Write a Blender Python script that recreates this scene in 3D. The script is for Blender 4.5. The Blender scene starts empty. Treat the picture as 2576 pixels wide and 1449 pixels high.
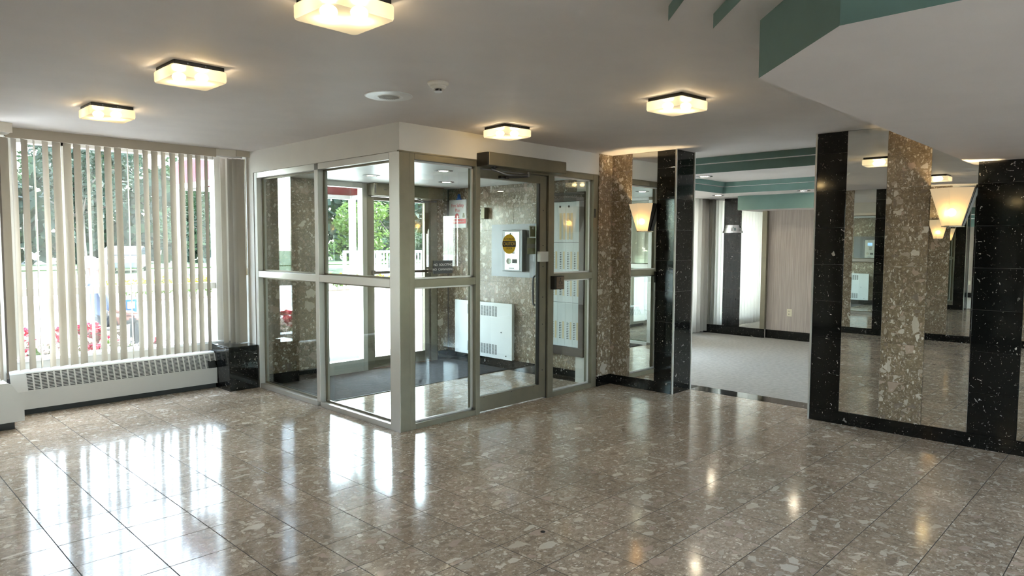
import bpy, bmesh, math, random
from mathutils import Vector, Matrix
random.seed(7)
S = bpy.context.scene
COL = S.collection
PI = math.pi

# ------------------------------------------------------------------ camera
F_PX, CX, CY = 1723.5, 1288.0, 724.5          # for the 2576 x 1449 frame
YAW, PITCH, ROLL, CAM_H = 0.79900743, -0.06365825, 0.00436633, 1.48
FW = Vector((math.sin(YAW) * math.cos(PITCH), math.cos(YAW) * math.cos(PITCH), math.sin(PITCH)))
_r = Vector((math.cos(YAW), -math.sin(YAW), 0)); _u = _r.cross(FW)
RT = _r * math.cos(ROLL) + _u * math.sin(ROLL)
UP = -_r * math.sin(ROLL) + _u * math.cos(ROLL)
CAM = Vector((0, 0, CAM_H))
cam_d = bpy.data.cameras.new('camera'); cam = bpy.data.objects.new('camera', cam_d); COL.objects.link(cam)
cam_d.sensor_width = 36.0; cam_d.lens = F_PX / 2576 * 36.0; cam_d.clip_end = 400; cam_d.clip_start = 0.05
cam.matrix_world = Matrix(((RT.x, UP.x, -FW.x, 0), (RT.y, UP.y, -FW.y, 0), (RT.z, UP.z, -FW.z, CAM_H), (0, 0, 0, 1)))
S.camera = cam

def pix(x, y, axis, val):
    d = FW + RT * ((x - CX) / F_PX) + UP * ((CY - y) / F_PX)
    t = (val - CAM[axis]) / d[axis]
    return CAM + d * t
def proj(P):
    d = Vector(P) - CAM; z = d.dot(FW)
    if z < 0.05: return None
    return (CX + F_PX * d.dot(RT) / z, CY - F_PX * d.dot(UP) / z, z)

# ------------------------------------------------------------------ world, sun, exposure
W = bpy.data.worlds.new('world'); S.world = W; W.use_nodes = True
wn = W.node_tree.nodes; wl = W.node_tree.links
sky = wn.new('ShaderNodeTexSky'); sky.sky_type = 'NISHITA'; sky.sun_disc = False
sky.sun_elevation = math.radians(48); sky.sun_rotation = math.radians(75); sky.dust_density = 2.0; sky.air_density = 1.0
wn['Background'].inputs['Strength'].default_value = 4.0
hz_ = wn.new('ShaderNodeHueSaturation'); hz_.inputs['Saturation'].default_value = 0.62
wl.new(sky.outputs['Color'], hz_.inputs['Color']); wl.new(hz_.outputs['Color'], wn['Background'].inputs['Color'])
sun_d = bpy.data.lights.new('sun', 'SUN'); sun = bpy.data.objects.new('sun', sun_d); COL.objects.link(sun)
sun_d.energy = 5.0; sun_d.angle = 0.01; sun_d.color = (1, 0.95, 0.86)
# the sun stands beside the building, a little behind its front, so no direct beam falls through the front windows
sun.rotation_euler = Vector((-0.62, 0.13, -0.80)).to_track_quat('-Z', 'Y').to_euler()
S.view_settings.view_transform = 'Standard'; S.view_settings.look = 'None'
S.view_settings.exposure = 1.13; S.view_settings.gamma = 1.0; S.view_settings.use_curve_mapping = False
S.cycles.use_denoising = True; S.cycles.max_bounces = 8; S.cycles.diffuse_bounces = 3; S.cycles.use_adaptive_sampling = True; S.cycles.adaptive_threshold = 0.08
S.cycles.glossy_bounces = 4; S.cycles.transparent_max_bounces = 14; S.cycles.transmission_bounces = 4
S.cycles.sample_clamp_indirect = 6.0; S.cycles.caustics_reflective = False; S.cycles.caustics_refractive = False
BULB_W = 88.0        # radiance of the ceiling bulbs
SCONCE_W = 430.0
DOWN_W = 60.0

# ------------------------------------------------------------------ materials
def lin(r, g, b):
    f = lambda c: ((c / 255 + 0.055) / 1.055) ** 2.4 if c > 10 else c / 255 / 12.92
    return (f(r), f(g), f(b), 1)
def nmat(name):
    m = bpy.data.materials.new(name); m.use_nodes = True
    nt = m.node_tree
    return m, nt.nodes, nt.links, nt.nodes['Principled BSDF']
def plain(name, col, rough=0.5, metal=0.0, spec=0.5, bump=0, scale=80, var=0.0):
    m, n, l, p = nmat(name)
    c = col if len(col) == 4 else (*col, 1)
    p.inputs['Base Color'].default_value = c; p.inputs['Roughness'].default_value = rough
    p.inputs['Metallic'].default_value = metal; p.inputs['Specular IOR Level'].default_value = spec
    if bump or var:
        g = n.new('ShaderNodeNewGeometry'); t = n.new('ShaderNodeTexNoise'); t.inputs['Scale'].default_value = scale
        t.inputs['Detail'].default_value = 4
        l.new(g.outputs['Position'], t.inputs['Vector'])
        if bump:
            b = n.new('ShaderNodeBump'); b.inputs['Strength'].default_value = bump; b.inputs['Distance'].default_value = 0.004
            l.new(t.outputs['Fac'], b.inputs['Height']); l.new(b.outputs['Normal'], p.inputs['Normal'])
        if var:
            t2 = n.new('ShaderNodeTexNoise'); t2.inputs['Scale'].default_value = scale / 12; t2.inputs['Detail'].default_value = 3
            l.new(g.outputs['Position'], t2.inputs['Vector'])
            r = n.new('ShaderNodeValToRGB'); e = r.color_ramp.elements
            e[0].position = 0.3; e[1].position = 0.7
            e[0].color = tuple(x * (1 - var) for x in c[:3]) + (1,); e[1].color = tuple(min(1, x * (1 + var)) for x in c[:3]) + (1,)
            l.new(t2.outputs['Fac'], r.inputs['Fac']); l.new(r.outputs['Color'], p.inputs['Base Color'])
    return m
def emit(name, col, s):
    m, n, l, p = nmat(name)
    p.inputs['Base Color'].default_value = (0, 0, 0, 1); p.inputs['Emission Color'].default_value = (*col, 1)
    p.inputs['Emission Strength'].default_value = s
    return m
def M2(n, op, a, b=None, l=None):
    x = n.new('ShaderNodeMath'); x.operation = op
    for i, v in enumerate((a, b)):
        if v is None: continue
        if isinstance(v, (int, float)): x.inputs[i].default_value = v
        else: l.new(v, x.inputs[i])
    return x.outputs[0]
def breccia(name, cell, org, matrix, chips, rough, chip_scale=1.0, flat=False, bump=0.0, spec=0.5):
    """stone conglomerate: irregular pale chips of several sizes in a brown matrix; each tile is cut from another place"""
    m, n, l, p = nmat(name)
    g = n.new('ShaderNodeNewGeometry'); pos = g.outputs['Position']
    sub = n.new('ShaderNodeVectorMath'); sub.operation = 'SUBTRACT'; sub.inputs[1].default_value = org; l.new(pos, sub.inputs[0])
    dv = n.new('ShaderNodeVectorMath'); dv.operation = 'DIVIDE'; dv.inputs[1].default_value = cell; l.new(sub.outputs[0], dv.inputs[0])
    fl = n.new('ShaderNodeVectorMath'); fl.operation = 'FLOOR'; l.new(dv.outputs[0], fl.inputs[0])
    wnz = n.new('ShaderNodeTexWhiteNoise'); l.new(fl.outputs[0], wnz.inputs['Vector'])
    sc = n.new('ShaderNodeVectorMath'); sc.operation = 'SCALE'; sc.inputs['Scale'].default_value = 40; l.new(wnz.outputs['Color'], sc.inputs[0])
    ad = n.new('ShaderNodeVectorMath'); l.new(sc.outputs[0], ad.inputs[0]); l.new(pos, ad.inputs[1])
    # warp
    nz = n.new('ShaderNodeTexNoise'); nz.inputs['Scale'].default_value = 16; nz.inputs['Detail'].default_value = 3; l.new(ad.outputs[0], nz.inputs['Vector'])
    ws = n.new('ShaderNodeVectorMath'); ws.operation = 'SCALE'; ws.inputs['Scale'].default_value = 0.045; l.new(nz.outputs['Color'], ws.inputs[0])
    vv = n.new('ShaderNodeVectorMath'); l.new(ws.outputs[0], vv.inputs[0]); l.new(ad.outputs[0], vv.inputs[1])
    vec = vv.outputs[0]
    # matrix tone
    n2 = n.new('ShaderNodeTexNoise'); n2.inputs['Scale'].default_value = 30; n2.inputs['Detail'].default_value = 8; n2.inputs['Roughness'].default_value = 0.7
    l.new(ad.outputs[0], n2.inputs['Vector'])
    r0 = n.new('ShaderNodeValToRGB'); e = r0.color_ramp.elements
    e[0].position = 0.32; e[1].position = 0.72
    e[0].color = tuple(c * 0.62 for c in matrix) + (1,); e[1].color = tuple(min(1, c * 1.35) for c in matrix) + (1,)
    l.new(n2.outputs['Fac'], r0.inputs['Fac'])
    col = r0.outputs['Color']
    for k, (s, share, edge) in enumerate(((120, 0.34, 0.10), (50, 0.30, 0.12), (24, 0.16, 0.10), (13, 0.11, 0.09))):
        s = s / chip_scale
        of = n.new('ShaderNodeVectorMath'); of.inputs[1].default_value = (3.7 * k, 1.3 * k, 5.1 * k); l.new(vec, of.inputs[0])
        mp = n.new('ShaderNodeMapping'); mp.inputs['Scale'].default_value = (1.0, 1.9, 1.0) if k % 2 else (1.8, 1.0, 1.3); mp.inputs['Rotation'].default_value = (0.2 * k, 0.3, 0.5 * k)
        l.new(of.outputs[0], mp.inputs['Vector'])
        v1 = n.new('ShaderNodeTexVoronoi'); v1.inputs['Scale'].default_value = s; l.new(mp.outputs[0], v1.inputs['Vector'])
        v2 = n.new('ShaderNodeTexVoronoi'); v2.feature = 'DISTANCE_TO_EDGE'; v2.inputs['Scale'].default_value = s; l.new(mp.outputs[0], v2.inputs['Vector'])
        sep = n.new('ShaderNodeSeparateColor'); l.new(v1.outputs['Color'], sep.inputs['Color'])
        a = M2(n, 'LESS_THAN', sep.outputs[0], share, l)
        b = M2(n, 'GREATER_THAN', v2.outputs['Distance'], edge, l)
        msk = M2(n, 'MULTIPLY', a, b, l)
        cr = n.new('ShaderNodeValToRGB'); cr.color_ramp.interpolation = 'CONSTANT'
        els = cr.color_ramp.elements
        els[0].position = 0; els[0].color = (*chips[0], 1); els[1].position = 0.9; els[1].color = (*chips[-1], 1)
        for j, c in enumerate(chips[1:-1]):
            x = els.new((j + 1) / (len(chips) - 1) * 0.9); x.color = (*c, 1)
        l.new(sep.outputs[1], cr.inputs['Fac'])
        mixn = n.new('ShaderNodeMix'); mixn.data_type = 'RGBA'
        mx = M2(n, 'MULTIPLY', msk, 0.46 if k == 0 else 0.82, l)
        l.new(mx, mixn.inputs['Factor']); l.new(col, mixn.inputs[6]); l.new(cr.outputs['Color'], mixn.inputs[7])
        col = mixn.outputs[2]
    # tile to tile tone
    hv = n.new('ShaderNodeHueSaturation'); sp = n.new('ShaderNodeSeparateColor'); l.new(wnz.outputs['Color'], sp.inputs['Color'])
    mr = n.new('ShaderNodeMapRange'); mr.inputs['To Min'].default_value = 0.88; mr.inputs['To Max'].default_value = 1.1; l.new(sp.outputs[2], mr.inputs['Value'])
    l.new(mr.outputs[0], hv.inputs['Value']); l.new(col, hv.inputs['Color'])
    l.new(hv.outputs['Color'], p.inputs['Base Color'])
    p.inputs['Roughness'].default_value = rough; p.inputs['Specular IOR Level'].default_value = spec
    if bump:
        n3 = n.new('ShaderNodeTexNoise'); n3.inputs['Scale'].default_value = 9; n3.inputs['Detail'].default_value = 5; l.new(pos, n3.inputs['Vector'])
        b = n.new('ShaderNodeBump'); b.inputs['Strength'].default_value = bump; b.inputs['Distance'].default_value = 0.002
        l.new(n3.outputs['Fac'], b.inputs['Height']); l.new(b.outputs['Normal'], p.inputs['Normal'])
    return m
def black_marble(name):
    m, n, l, p = nmat(name)
    g = n.new('ShaderNodeNewGeometry'); pos = g.outputs['Position']
    nz = n.new('ShaderNodeTexNoise'); nz.inputs['Scale'].default_value = 22; nz.inputs['Detail'].default_value = 2; l.new(pos, nz.inputs['Vector'])
    ws = n.new('ShaderNodeVectorMath'); ws.operation = 'SCALE'; ws.inputs['Scale'].default_value = 0.075; l.new(nz.outputs['Color'], ws.inputs[0])
    vv = n.new('ShaderNodeVectorMath'); l.new(ws.outputs[0], vv.inputs[0]); l.new(pos, vv.inputs[1])
    tot = None
    for k, (s, stretch, rot, share, rad) in enumerate(((26, (0.16, 0.8, 1.5), (0.3, 0.5, 0.2), 0.20, 0.13), (30, (1.3, 0.17, 0.8), (0.9, 0.2, 1.3), 0.18, 0.11), (52, (1, 1.1, 0.22), (0.1, 1.1, 0.4), 0.20, 0.17), (130, (1, 1, 1), (0, 0, 0), 0.07, 0.28), (11, (1, 1.2, 0.8), (0.6, 0, 0.4), 0.10, 0.17))):
        mp = n.new('ShaderNodeMapping'); mp.inputs['Scale'].default_value = stretch; mp.inputs['Rotation'].default_value = rot; mp.inputs['Location'].default_value = (k * 1.7, k * 0.9, k * 2.3)
        l.new(vv.outputs[0], mp.inputs['Vector'])
        v = n.new('ShaderNodeTexVoronoi'); v.inputs['Scale'].default_value = s; l.new(mp.outputs[0], v.inputs['Vector'])
        sep = n.new('ShaderNodeSeparateColor'); l.new(v.outputs['Color'], sep.inputs['Color'])
        a = M2(n, 'LESS_THAN', sep.outputs[0], share, l); b = M2(n, 'LESS_THAN', v.outputs['Distance'], rad, l)
        q = M2(n, 'MULTIPLY', M2(n, 'MULTIPLY', a, b, l), sep.outputs[1], l)
        tot = q if tot is None else M2(n, 'MAXIMUM', tot, q, l)
    mixn = n.new('ShaderNodeMix'); mixn.data_type = 'RGBA'; l.new(tot, mixn.inputs['Factor'])
    mixn.inputs[6].default_value = (0.0055, 0.006, 0.0058, 1); mixn.inputs[7].default_value = (0.62, 0.56, 0.50, 1)
    l.new(mixn.outputs[2], p.inputs['Base Color']); p.inputs['Roughness'].default_value = 0.07; p.inputs['Specular IOR Level'].default_value = 0.42
    return m
def glass_mat(name, tint=(0.93, 0.97, 0.95)):
    m, n, l, p = nmat(name); n.remove(p); out = n['Material Output']
    t = n.new('ShaderNodeBsdfTransparent'); t.inputs['Color'].default_value = (*tint, 1)
    gl = n.new('ShaderNodeBsdfGlossy'); gl.inputs['Roughness'].default_value = 0.0
    g = n.new('ShaderNodeNewGeometry'); dt = n.new('ShaderNodeVectorMath'); dt.operation = 'DOT_PRODUCT'
    l.new(g.outputs['Incoming'], dt.inputs[0]); l.new(g.outputs['Normal'], dt.inputs[1])
    # Schlick reflectance, the same from either side of the sheet
    k = M2(n, 'SUBTRACT', 1.0, M2(n, 'ABSOLUTE', dt.outputs['Value'], None, l), l)
    fr = M2(n, 'ADD', M2(n, 'MULTIPLY', M2(n, 'POWER', k, 5.0, l), 0.91, l), 0.085, l)
    mx = n.new('ShaderNodeMixShader'); l.new(fr, mx.inputs[0]); l.new(t.outputs[0], mx.inputs[1]); l.new(gl.outputs[0], mx.inputs[2])
    l.new(mx.outputs[0], out.inputs['Surface'])
    return m
def shade_mat(name, col, glow, clear, scat=0.12):
    """milk glass: lets part of the bulb's light straight through, scatters the rest"""
    m, n, l, p = nmat(name); n.remove(p); out = n['Material Output']
    t = n.new('ShaderNodeBsdfTransparent'); t.inputs['Color'].default_value = (*col, 1)
    tr = n.new('ShaderNodeBsdfTranslucent'); tr.inputs['Color'].default_value = (*[c * scat for c in col], 1)
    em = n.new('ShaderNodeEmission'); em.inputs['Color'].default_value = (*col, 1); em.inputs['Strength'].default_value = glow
    ad = n.new('ShaderNodeAddShader'); l.new(tr.outputs[0], ad.inputs[0]); l.new(em.outputs[0], ad.inputs[1])
    mx = n.new('ShaderNodeMixShader'); mx.inputs[0].default_value = clear; l.new(ad.outputs[0], mx.inputs[1]); l.new(t.outputs[0], mx.inputs[2])
    l.new(mx.outputs[0], out.inputs['Surface'])
    return m
def cloth_mat(name, col, trans, rough=0.6):
    m, n, l, p = nmat(name); out = n['Material Output']
    p.inputs['Base Color'].default_value = (*col, 1); p.inputs['Roughness'].default_value = rough; p.inputs['Specular IOR Level'].default_value = 0.25
    tr = n.new('ShaderNodeBsdfTranslucent'); tr.inputs['Color'].default_value = (*col, 1)
    mx = n.new('ShaderNodeMixShader'); mx.inputs[0].default_value = trans
    l.new(p.outputs[0], mx.inputs[1]); l.new(tr.outputs[0], mx.inputs[2]); l.new(mx.outputs[0], out.inputs['Surface'])
    return m
def striped(name, a, b, axis_scale, rough=0.9):
    m, n, l, p = nmat(name)
    g = n.new('ShaderNodeNewGeometry'); mp = n.new('ShaderNodeMapping'); mp.inputs['Scale'].default_value = axis_scale; l.new(g.outputs['Position'], mp.inputs['Vector'])
    t = n.new('ShaderNodeTexNoise'); t.inputs['Scale'].default_value = 1; t.inputs['Detail'].default_value = 5; l.new(mp.outputs[0], t.inputs['Vector'])
    r = n.new('ShaderNodeValToRGB'); e = r.color_ramp.elements; e[0].position = 0.35; e[1].position = 0.65; e[0].color = (*a, 1); e[1].color = (*b, 1)
    l.new(t.outputs['Fac'], r.inputs['Fac']); l.new(r.outputs['Color'], p.inputs['Base Color']); p.inputs['Roughness'].default_value = rough
    p.inputs['Specular IOR Level'].default_value = 0.2
    return m

TILE = 0.3048; TX0, TY0 = 2.315, 2.636
CHIPS = [(0.40, 0.33, 0.26), (0.62, 0.55, 0.46), (0.20, 0.155, 0.12), (0.52, 0.45, 0.37), (0.42, 0.31, 0.24), (0.70, 0.63, 0.54)]
FCHIPS = [(0.58, 0.49, 0.40), (0.80, 0.72, 0.61), (0.28, 0.22, 0.17), (0.70, 0.61, 0.50), (0.56, 0.42, 0.34), (0.85, 0.77, 0.67)]
MT = dict(
    floor=breccia('polished_breccia_floor', (TILE, TILE, 10), (TX0, TY0, -5), (0.44, 0.345, 0.258), FCHIPS, 0.11, 1.15, bump=0.09, spec=0.32),
    stone=breccia('breccia_wall', (0.61, 0.61, 0.3048), (5.94, 4.06, 0.105), (0.215, 0.162, 0.104), CHIPS, 0.22, 1.35),
    black=black_marble('black_fossil_marble'),
    grout=plain('grout', (0.06, 0.05, 0.042), 0.9),
    paint=plain('ceiling_paint', (0.72, 0.67, 0.645), 0.7, bump=0.06, scale=40, var=0.03, spec=0.3),
    wall=plain('wall_paint', (0.68, 0.645, 0.585), 0.6, bump=0.04, scale=60, var=0.02, spec=0.3),
    teal=plain('teal_paint', (0.145, 0.235, 0.212), 0.6, bump=0.04, scale=60, var=0.05, spec=0.3),
    alu=plain('champagne_aluminium', (0.20, 0.178, 0.125), 0.38, metal=0.5, var=0.06, scale=120),
    alu_w=plain('pale_aluminium', (0.60, 0.575, 0.53), 0.35, metal=0.5),
    steel=plain('stainless_steel', (0.17, 0.17, 0.175), 0.45, metal=1.0, var=0.05, scale=50),
    chrome=plain('chrome', (0.85, 0.85, 0.86), 0.06, metal=1.0),
    mirror=plain('mirror_silver', (0.86, 0.89, 0.87), 0.0, metal=1.0),
    glass=glass_mat('clear_glass'),
    rubber=plain('black_rubber', (0.012, 0.012, 0.012), 0.6),
    blackm=plain('black_metal', (0.012, 0.011, 0.010), 0.35),
    cream=cloth_mat('blind_vinyl', (0.52, 0.465, 0.385), 0.17, 0.45),
    val=plain('valance_vinyl', (0.47, 0.405, 0.31), 0.5),
    valp=plain('valance_pale', (0.66, 0.60, 0.50), 0.5),
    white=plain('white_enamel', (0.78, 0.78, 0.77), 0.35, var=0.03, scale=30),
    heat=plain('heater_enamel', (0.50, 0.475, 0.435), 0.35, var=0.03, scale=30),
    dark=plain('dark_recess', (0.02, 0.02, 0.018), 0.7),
    carpet=plain('carpet', (0.42, 0.40, 0.36), 0.95, bump=0.9, scale=260, var=0.12, spec=0.1),
    mat=plain('entrance_mat', (0.060, 0.063, 0.068), 0.95, bump=0.9, scale=420, var=0.22, spec=0.1),
    wallp=striped('striped_wallpaper', (0.50, 0.43, 0.38), (0.36, 0.30, 0.265), (1, 150, 2.2), 0.8),
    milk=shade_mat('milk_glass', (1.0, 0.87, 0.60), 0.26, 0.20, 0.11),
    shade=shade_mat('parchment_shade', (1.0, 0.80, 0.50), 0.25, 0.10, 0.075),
    bulb=emit('bulb', (1.0, 0.80, 0.50), BULB_W), sbulb=emit('sconce_bulb', (1.0, 0.76, 0.42), SCONCE_W), dbulb=emit('down_bulb', (1.0, 0.86, 0.62), DOWN_W),
    red=plain('red_print', (0.62, 0.03, 0.035), 0.4), yellow=plain('yellow_print', (0.60, 0.40, 0.03), 0.4),
    paper=plain('paper_white', (0.80, 0.80, 0.80), 0.5), olive=plain('notice_back', (0.17, 0.16, 0.075), 0.6, var=0.2, scale=120),
    blue=plain('blue_plastic', (0.01, 0.08, 0.32), 0.4), lcd=emit('lcd', (0.35, 0.6, 1.0), 0.9),
    brown=plain('bronze_frame', (0.075, 0.052, 0.038), 0.35, metal=0.3), brown2=plain('bronze_relief', (0.16, 0.11, 0.075), 0.4, metal=0.3),
    panel=plain('directory_panel', (0.66, 0.70, 0.70), 0.35), strip=plain('name_strip', (0.62, 0.50, 0.30), 0.5), ink=plain('ink', (0.03, 0.03, 0.03), 0.6),
    ivory=plain('ivory_plastic', (0.70, 0.63, 0.47), 0.4), offw=plain('detector_plastic', (0.70, 0.66, 0.58), 0.45),
    drape=cloth_mat('drape_cloth', (0.80, 0.77, 0.72), 0.6, 0.9),
    concrete=plain('concrete', (0.46, 0.445, 0.42), 0.9, var=0.08, scale=20), kerbm=plain('kerb_concrete', (0.42, 0.41, 0.40), 0.9, bump=0.2, var=0.1, scale=30),
    lawn=plain('lawn', (0.0205, 0.0446, 0.0074), 0.95, bump=0.6, scale=30, var=0.35), soil=plain('soil', (0.10, 0.07, 0.05), 0.95, var=0.3, scale=60),
    leafa=cloth_mat('leaf_green', (0.0186, 0.0372, 0.0136), 0.3), leafb=cloth_mat('leaf_light', (0.0527, 0.0868, 0.0155), 0.35), leafc=cloth_mat('leaf_pine', (0.0124, 0.0260, 0.0161), 0.25),
    bronze_leaf=cloth_mat('leaf_bronze', (0.13, 0.06, 0.05), 0.3),
    bark=plain('bark', (0.07, 0.055, 0.047), 0.95, bump=1.0, scale=14, var=0.3),
    petal_r=cloth_mat('petal_red', (0.42, 0.03, 0.06), 0.3), petal_w=cloth_mat('petal_white', (0.55, 0.47, 0.42), 0.3), petal_y=cloth_mat('petal_yellow', (0.42, 0.26, 0.02), 0.3),
    awning=cloth_mat('awning_red', (0.20, 0.025, 0.035), 0.35), whitep=plain('white_gloss_paint', (0.5, 0.5, 0.49), 0.4),
    car=plain('car_white', (0.10, 0.105, 0.11), 0.15), carglass=plain('car_glass', (0.03, 0.04, 0.05), 0.05), tyre=plain('tyre', (0.02, 0.02, 0.02), 0.8),
    skin=plain('skin', (0.11, 0.045, 0.036), 0.5), shirt_w=plain('white_cotton', (0.13, 0.13, 0.135), 0.9), shirt_b=plain('blue_grey_cotton', (0.06, 0.075, 0.12), 0.9, var=0.2, scale=100),
    trouser=plain('charcoal_cloth', (0.018, 0.02, 0.024), 0.9), wood=plain('bench_wood', (0.06, 0.042, 0.03), 0.7, var=0.2, scale=60), khaki=plain('pale_cloth', (0.2, 0.18, 0.155), 0.9), shoe=plain('shoe', (0.02, 0.02, 0.02), 0.5), hair=plain('grey_hair', (0.14, 0.13, 0.13), 0.8),
)

# ------------------------------------------------------------------ builders
def worg(o):
    v = Vector((0, 0, 0))
    while o is not None:
        v += o.location; o = o.parent
    return v
class B:
    def __init__(s): s.v = []; s.f = []; s.m = []
    def add(s, vs, fs, m=0):
        k = len(s.v); s.v += [tuple(p) for p in vs]; s.f += [tuple(k + i for i in f) for f in fs]; s.m += [m] * len(fs); return s
    def box(s, x0, x1, y0, y1, z0, z1, m=0):
        x0, x1 = min(x0, x1), max(x0, x1); y0, y1 = min(y0, y1), max(y0, y1); z0, z1 = min(z0, z1), max(z0, z1)
        return s.add([(x0, y0, z0), (x1, y0, z0), (x1, y1, z0), (x0, y1, z0), (x0, y0, z1), (x1, y0, z1), (x1, y1, z1), (x0, y1, z1)],
                     [(3, 2, 1, 0), (4, 5, 6, 7), (0, 1, 5, 4), (1, 2, 6, 5), (2, 3, 7, 6), (3, 0, 4, 7)], m)
    def prism(s, poly, axis, a, b, m=0):
        """poly in the two other axes (cyclic order), extruded from a to b along axis"""
        n = len(poly)
        def P(q, t):
            return {'x': (t, q[0], q[1]), 'y': (q[0], t, q[1]), 'z': (q[0], q[1], t)}[axis]
        vs = [P(q, a) for q in poly] + [P(q, b) for q in poly]
        area = sum(poly[i][0] * poly[(i + 1) % n][1] - poly[(i + 1) % n][0] * poly[i][1] for i in range(n))
        flip = (area > 0) != (b > a)
        if axis == 'y': flip = not flip
        fs = [tuple(range(n))[::-1], tuple(range(n, 2 * n))] + [(i, (i + 1) % n, n + (i + 1) % n, n + i) for i in range(n)]
        if flip: fs = [f[::-1] for f in fs]
        return s.add(vs, fs, m)
    def tube(s, pts, r, n=8, m=0, r1=None, caps=True):
        pts = [Vector(p) for p in pts]; k = len(pts); vs = []
        for i, p in enumerate(pts):
            d = (pts[min(i + 1, k - 1)] - pts[max(i - 1, 0)]).normalized()
            a = d.orthogonal().normalized() if i == 0 else (pa - d * pa.dot(d)).normalized()
            pa = a; b = d.cross(a); rr = r if r1 is None else r + (r1 - r) * i / (k - 1)
            vs += [p + (a * math.cos(2 * PI * j / n) + b * math.sin(2 * PI * j / n)) * rr for j in range(n)]
        fs = [(i * n + j, i * n + (j + 1) % n, (i + 1) * n + (j + 1) % n, (i + 1) * n + j) for i in range(k - 1) for j in range(n)]
        if caps: fs += [tuple(range(n))[::-1], tuple(range((k - 1) * n, k * n))]
        return s.add(vs, fs, m)
    def lathe(s, prof, c, n=24, m=0, axis='z'):
        vs = []
        for r, h in prof:
            for j in range(n):
                a = 2 * PI * j / n; q = (r * math.cos(a), r * math.sin(a))
                vs.append({'z': (c[0] + q[0], c[1] + q[1], c[2] + h), 'x': (c[0] + h, c[1] + q[0], c[2] + q[1]), 'y': (c[0] + q[1], c[1] + h, c[2] + q[0])}[axis])
        k = len(prof)
        fs = [(i * n + j, i * n + (j + 1) % n, (i + 1) * n + (j + 1) % n, (i + 1) * n + j) for i in range(k - 1) for j in range(n)]
        fs += [tuple(range(n))[::-1], tuple(range((k - 1) * n, k * n))]
        return s.add(vs, fs, m)
    def build(s, name, mats, parent=None, at=None, smooth=False, bev=0, fix=False):
        mats = mats if isinstance(mats, (list, tuple)) else [mats]
        if parent is not None: o0 = worg(parent)
        elif at is not None: o0 = Vector(at)
        else:
            xs = list(zip(*s.v)); o0 = Vector(((min(xs[0]) + max(xs[0])) / 2, (min(xs[1]) + max(xs[1])) / 2, min(xs[2])))
        me = bpy.data.meshes.new(name)
        me.from_pydata([(p[0] - o0.x, p[1] - o0.y, p[2] - o0.z) for p in s.v], [], s.f)
        for k in mats: me.materials.append(MT[k] if isinstance(k, str) else k)
        if len(mats) > 1: me.polygons.foreach_set('material_index', s.m)
        if fix:
            bm = bmesh.new(); bm.from_mesh(me); bmesh.ops.recalc_face_normals(bm, faces=bm.faces); bm.to_mesh(me); bm.free()
        if smooth: me.polygons.foreach_set('use_smooth', [True] * len(me.polygons)); 
        me.update()
        o = bpy.data.objects.new(name, me); COL.objects.link(o)
        if parent is not None: o.parent = parent
        else: o.location = o0
        if bev:
            md = o.modifiers.new('edge', 'BEVEL'); md.width = bev; md.segments = 2; md.limit_method = 'ANGLE'; md.angle_limit = 0.6
        return o
def bx(name, lim, mat, parent=None, **k): return B().box(*lim).build(name, mat, parent, **k)
def tag(o, label, cat=None, group=None, kind=None):
    o['label'] = label
    if cat: o['category'] = cat
    if group: o['group'] = group
    if kind: o['kind'] = kind
    return o
def empty(name, loc):
    o = bpy.data.objects.new(name, None); o.empty_display_size = 0.05; COL.objects.link(o); o.location = loc; return o
def copy_tree(o, parent=None):
    c = o.copy(); COL.objects.link(c); c.parent = parent
    for ch in o.children: copy_tree(ch, c)
    return c
def text(name, body, size, mat, parent, loc, rot, align='CENTER', sx=1.0, ext=0.0004, space=1.0):
    cu = bpy.data.curves.new(name, 'FONT'); cu.body = body; cu.size = size; cu.align_x = align; cu.align_y = 'CENTER'; cu.extrude = ext; cu.space_character = space
    cu.materials.append(MT[mat]); tmp = bpy.data.objects.new(name, cu); COL.objects.link(tmp)
    dg = bpy.context.evaluated_depsgraph_get(); dg.update(); me = bpy.data.meshes.new_from_object(tmp.evaluated_get(dg)); bpy.data.objects.remove(tmp); bpy.data.curves.remove(cu)
    o = bpy.data.objects.new(name, me); COL.objects.link(o); o.parent = parent
    o.location = Vector(loc) - worg(parent); o.rotation_euler = rot; o.scale.x = sx
    return o
# ------------------------------------------------------------------ the room: main planes (metres, camera above the origin)
XL, YD, XR = 3.186, 4.31, 5.94       # glazed side, door side, mirror wall
ZC = 2.41; ZV = 2.175                # lobby ceiling, vestibule ceiling
XV, YO = 5.74, 6.73                  # vestibule stone wall, outer doors
YW = 7.20                            # window wall
XLW = -0.45                          # left wall
YB = -3.6                            # back wall
ST = 'structure'

# ---- floors
floor = bx('floor', (XLW, 6.28, YB, 7.25, -0.12, -0.0009), 'grout'); tag(floor, 'polished brown breccia tile floor of the lobby and vestibule', 'floor', kind=ST)
tb = B(); h = TILE / 2 - 0.0017; c = h - 0.0009
tb.add([(-h, -h, -0.006), (h, -h, -0.006), (h, h, -0.006), (-h, h, -0.006), (-h, -h, -0.0012), (h, -h, -0.0012), (h, h, -0.0012), (-h, h, -0.0012), (-c, -c, 0), (c, -c, 0), (c, c, 0), (-c, c, 0)],
       [(0, 1, 5, 4), (1, 2, 6, 5), (2, 3, 7, 6), (3, 0, 4, 7), (4, 5, 9, 8), (5, 6, 10, 9), (6, 7, 11, 10), (7, 4, 8, 11), (8, 9, 10, 11)])
tile0 = tb.build('tile', 'floor', floor); tile0.location = (0, 0, 0)
for p_ in tile0.data.vertices: p_.co += worg(floor)        # keep the tile centred on its own origin
fl_o = worg(floor); cells = []
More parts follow.
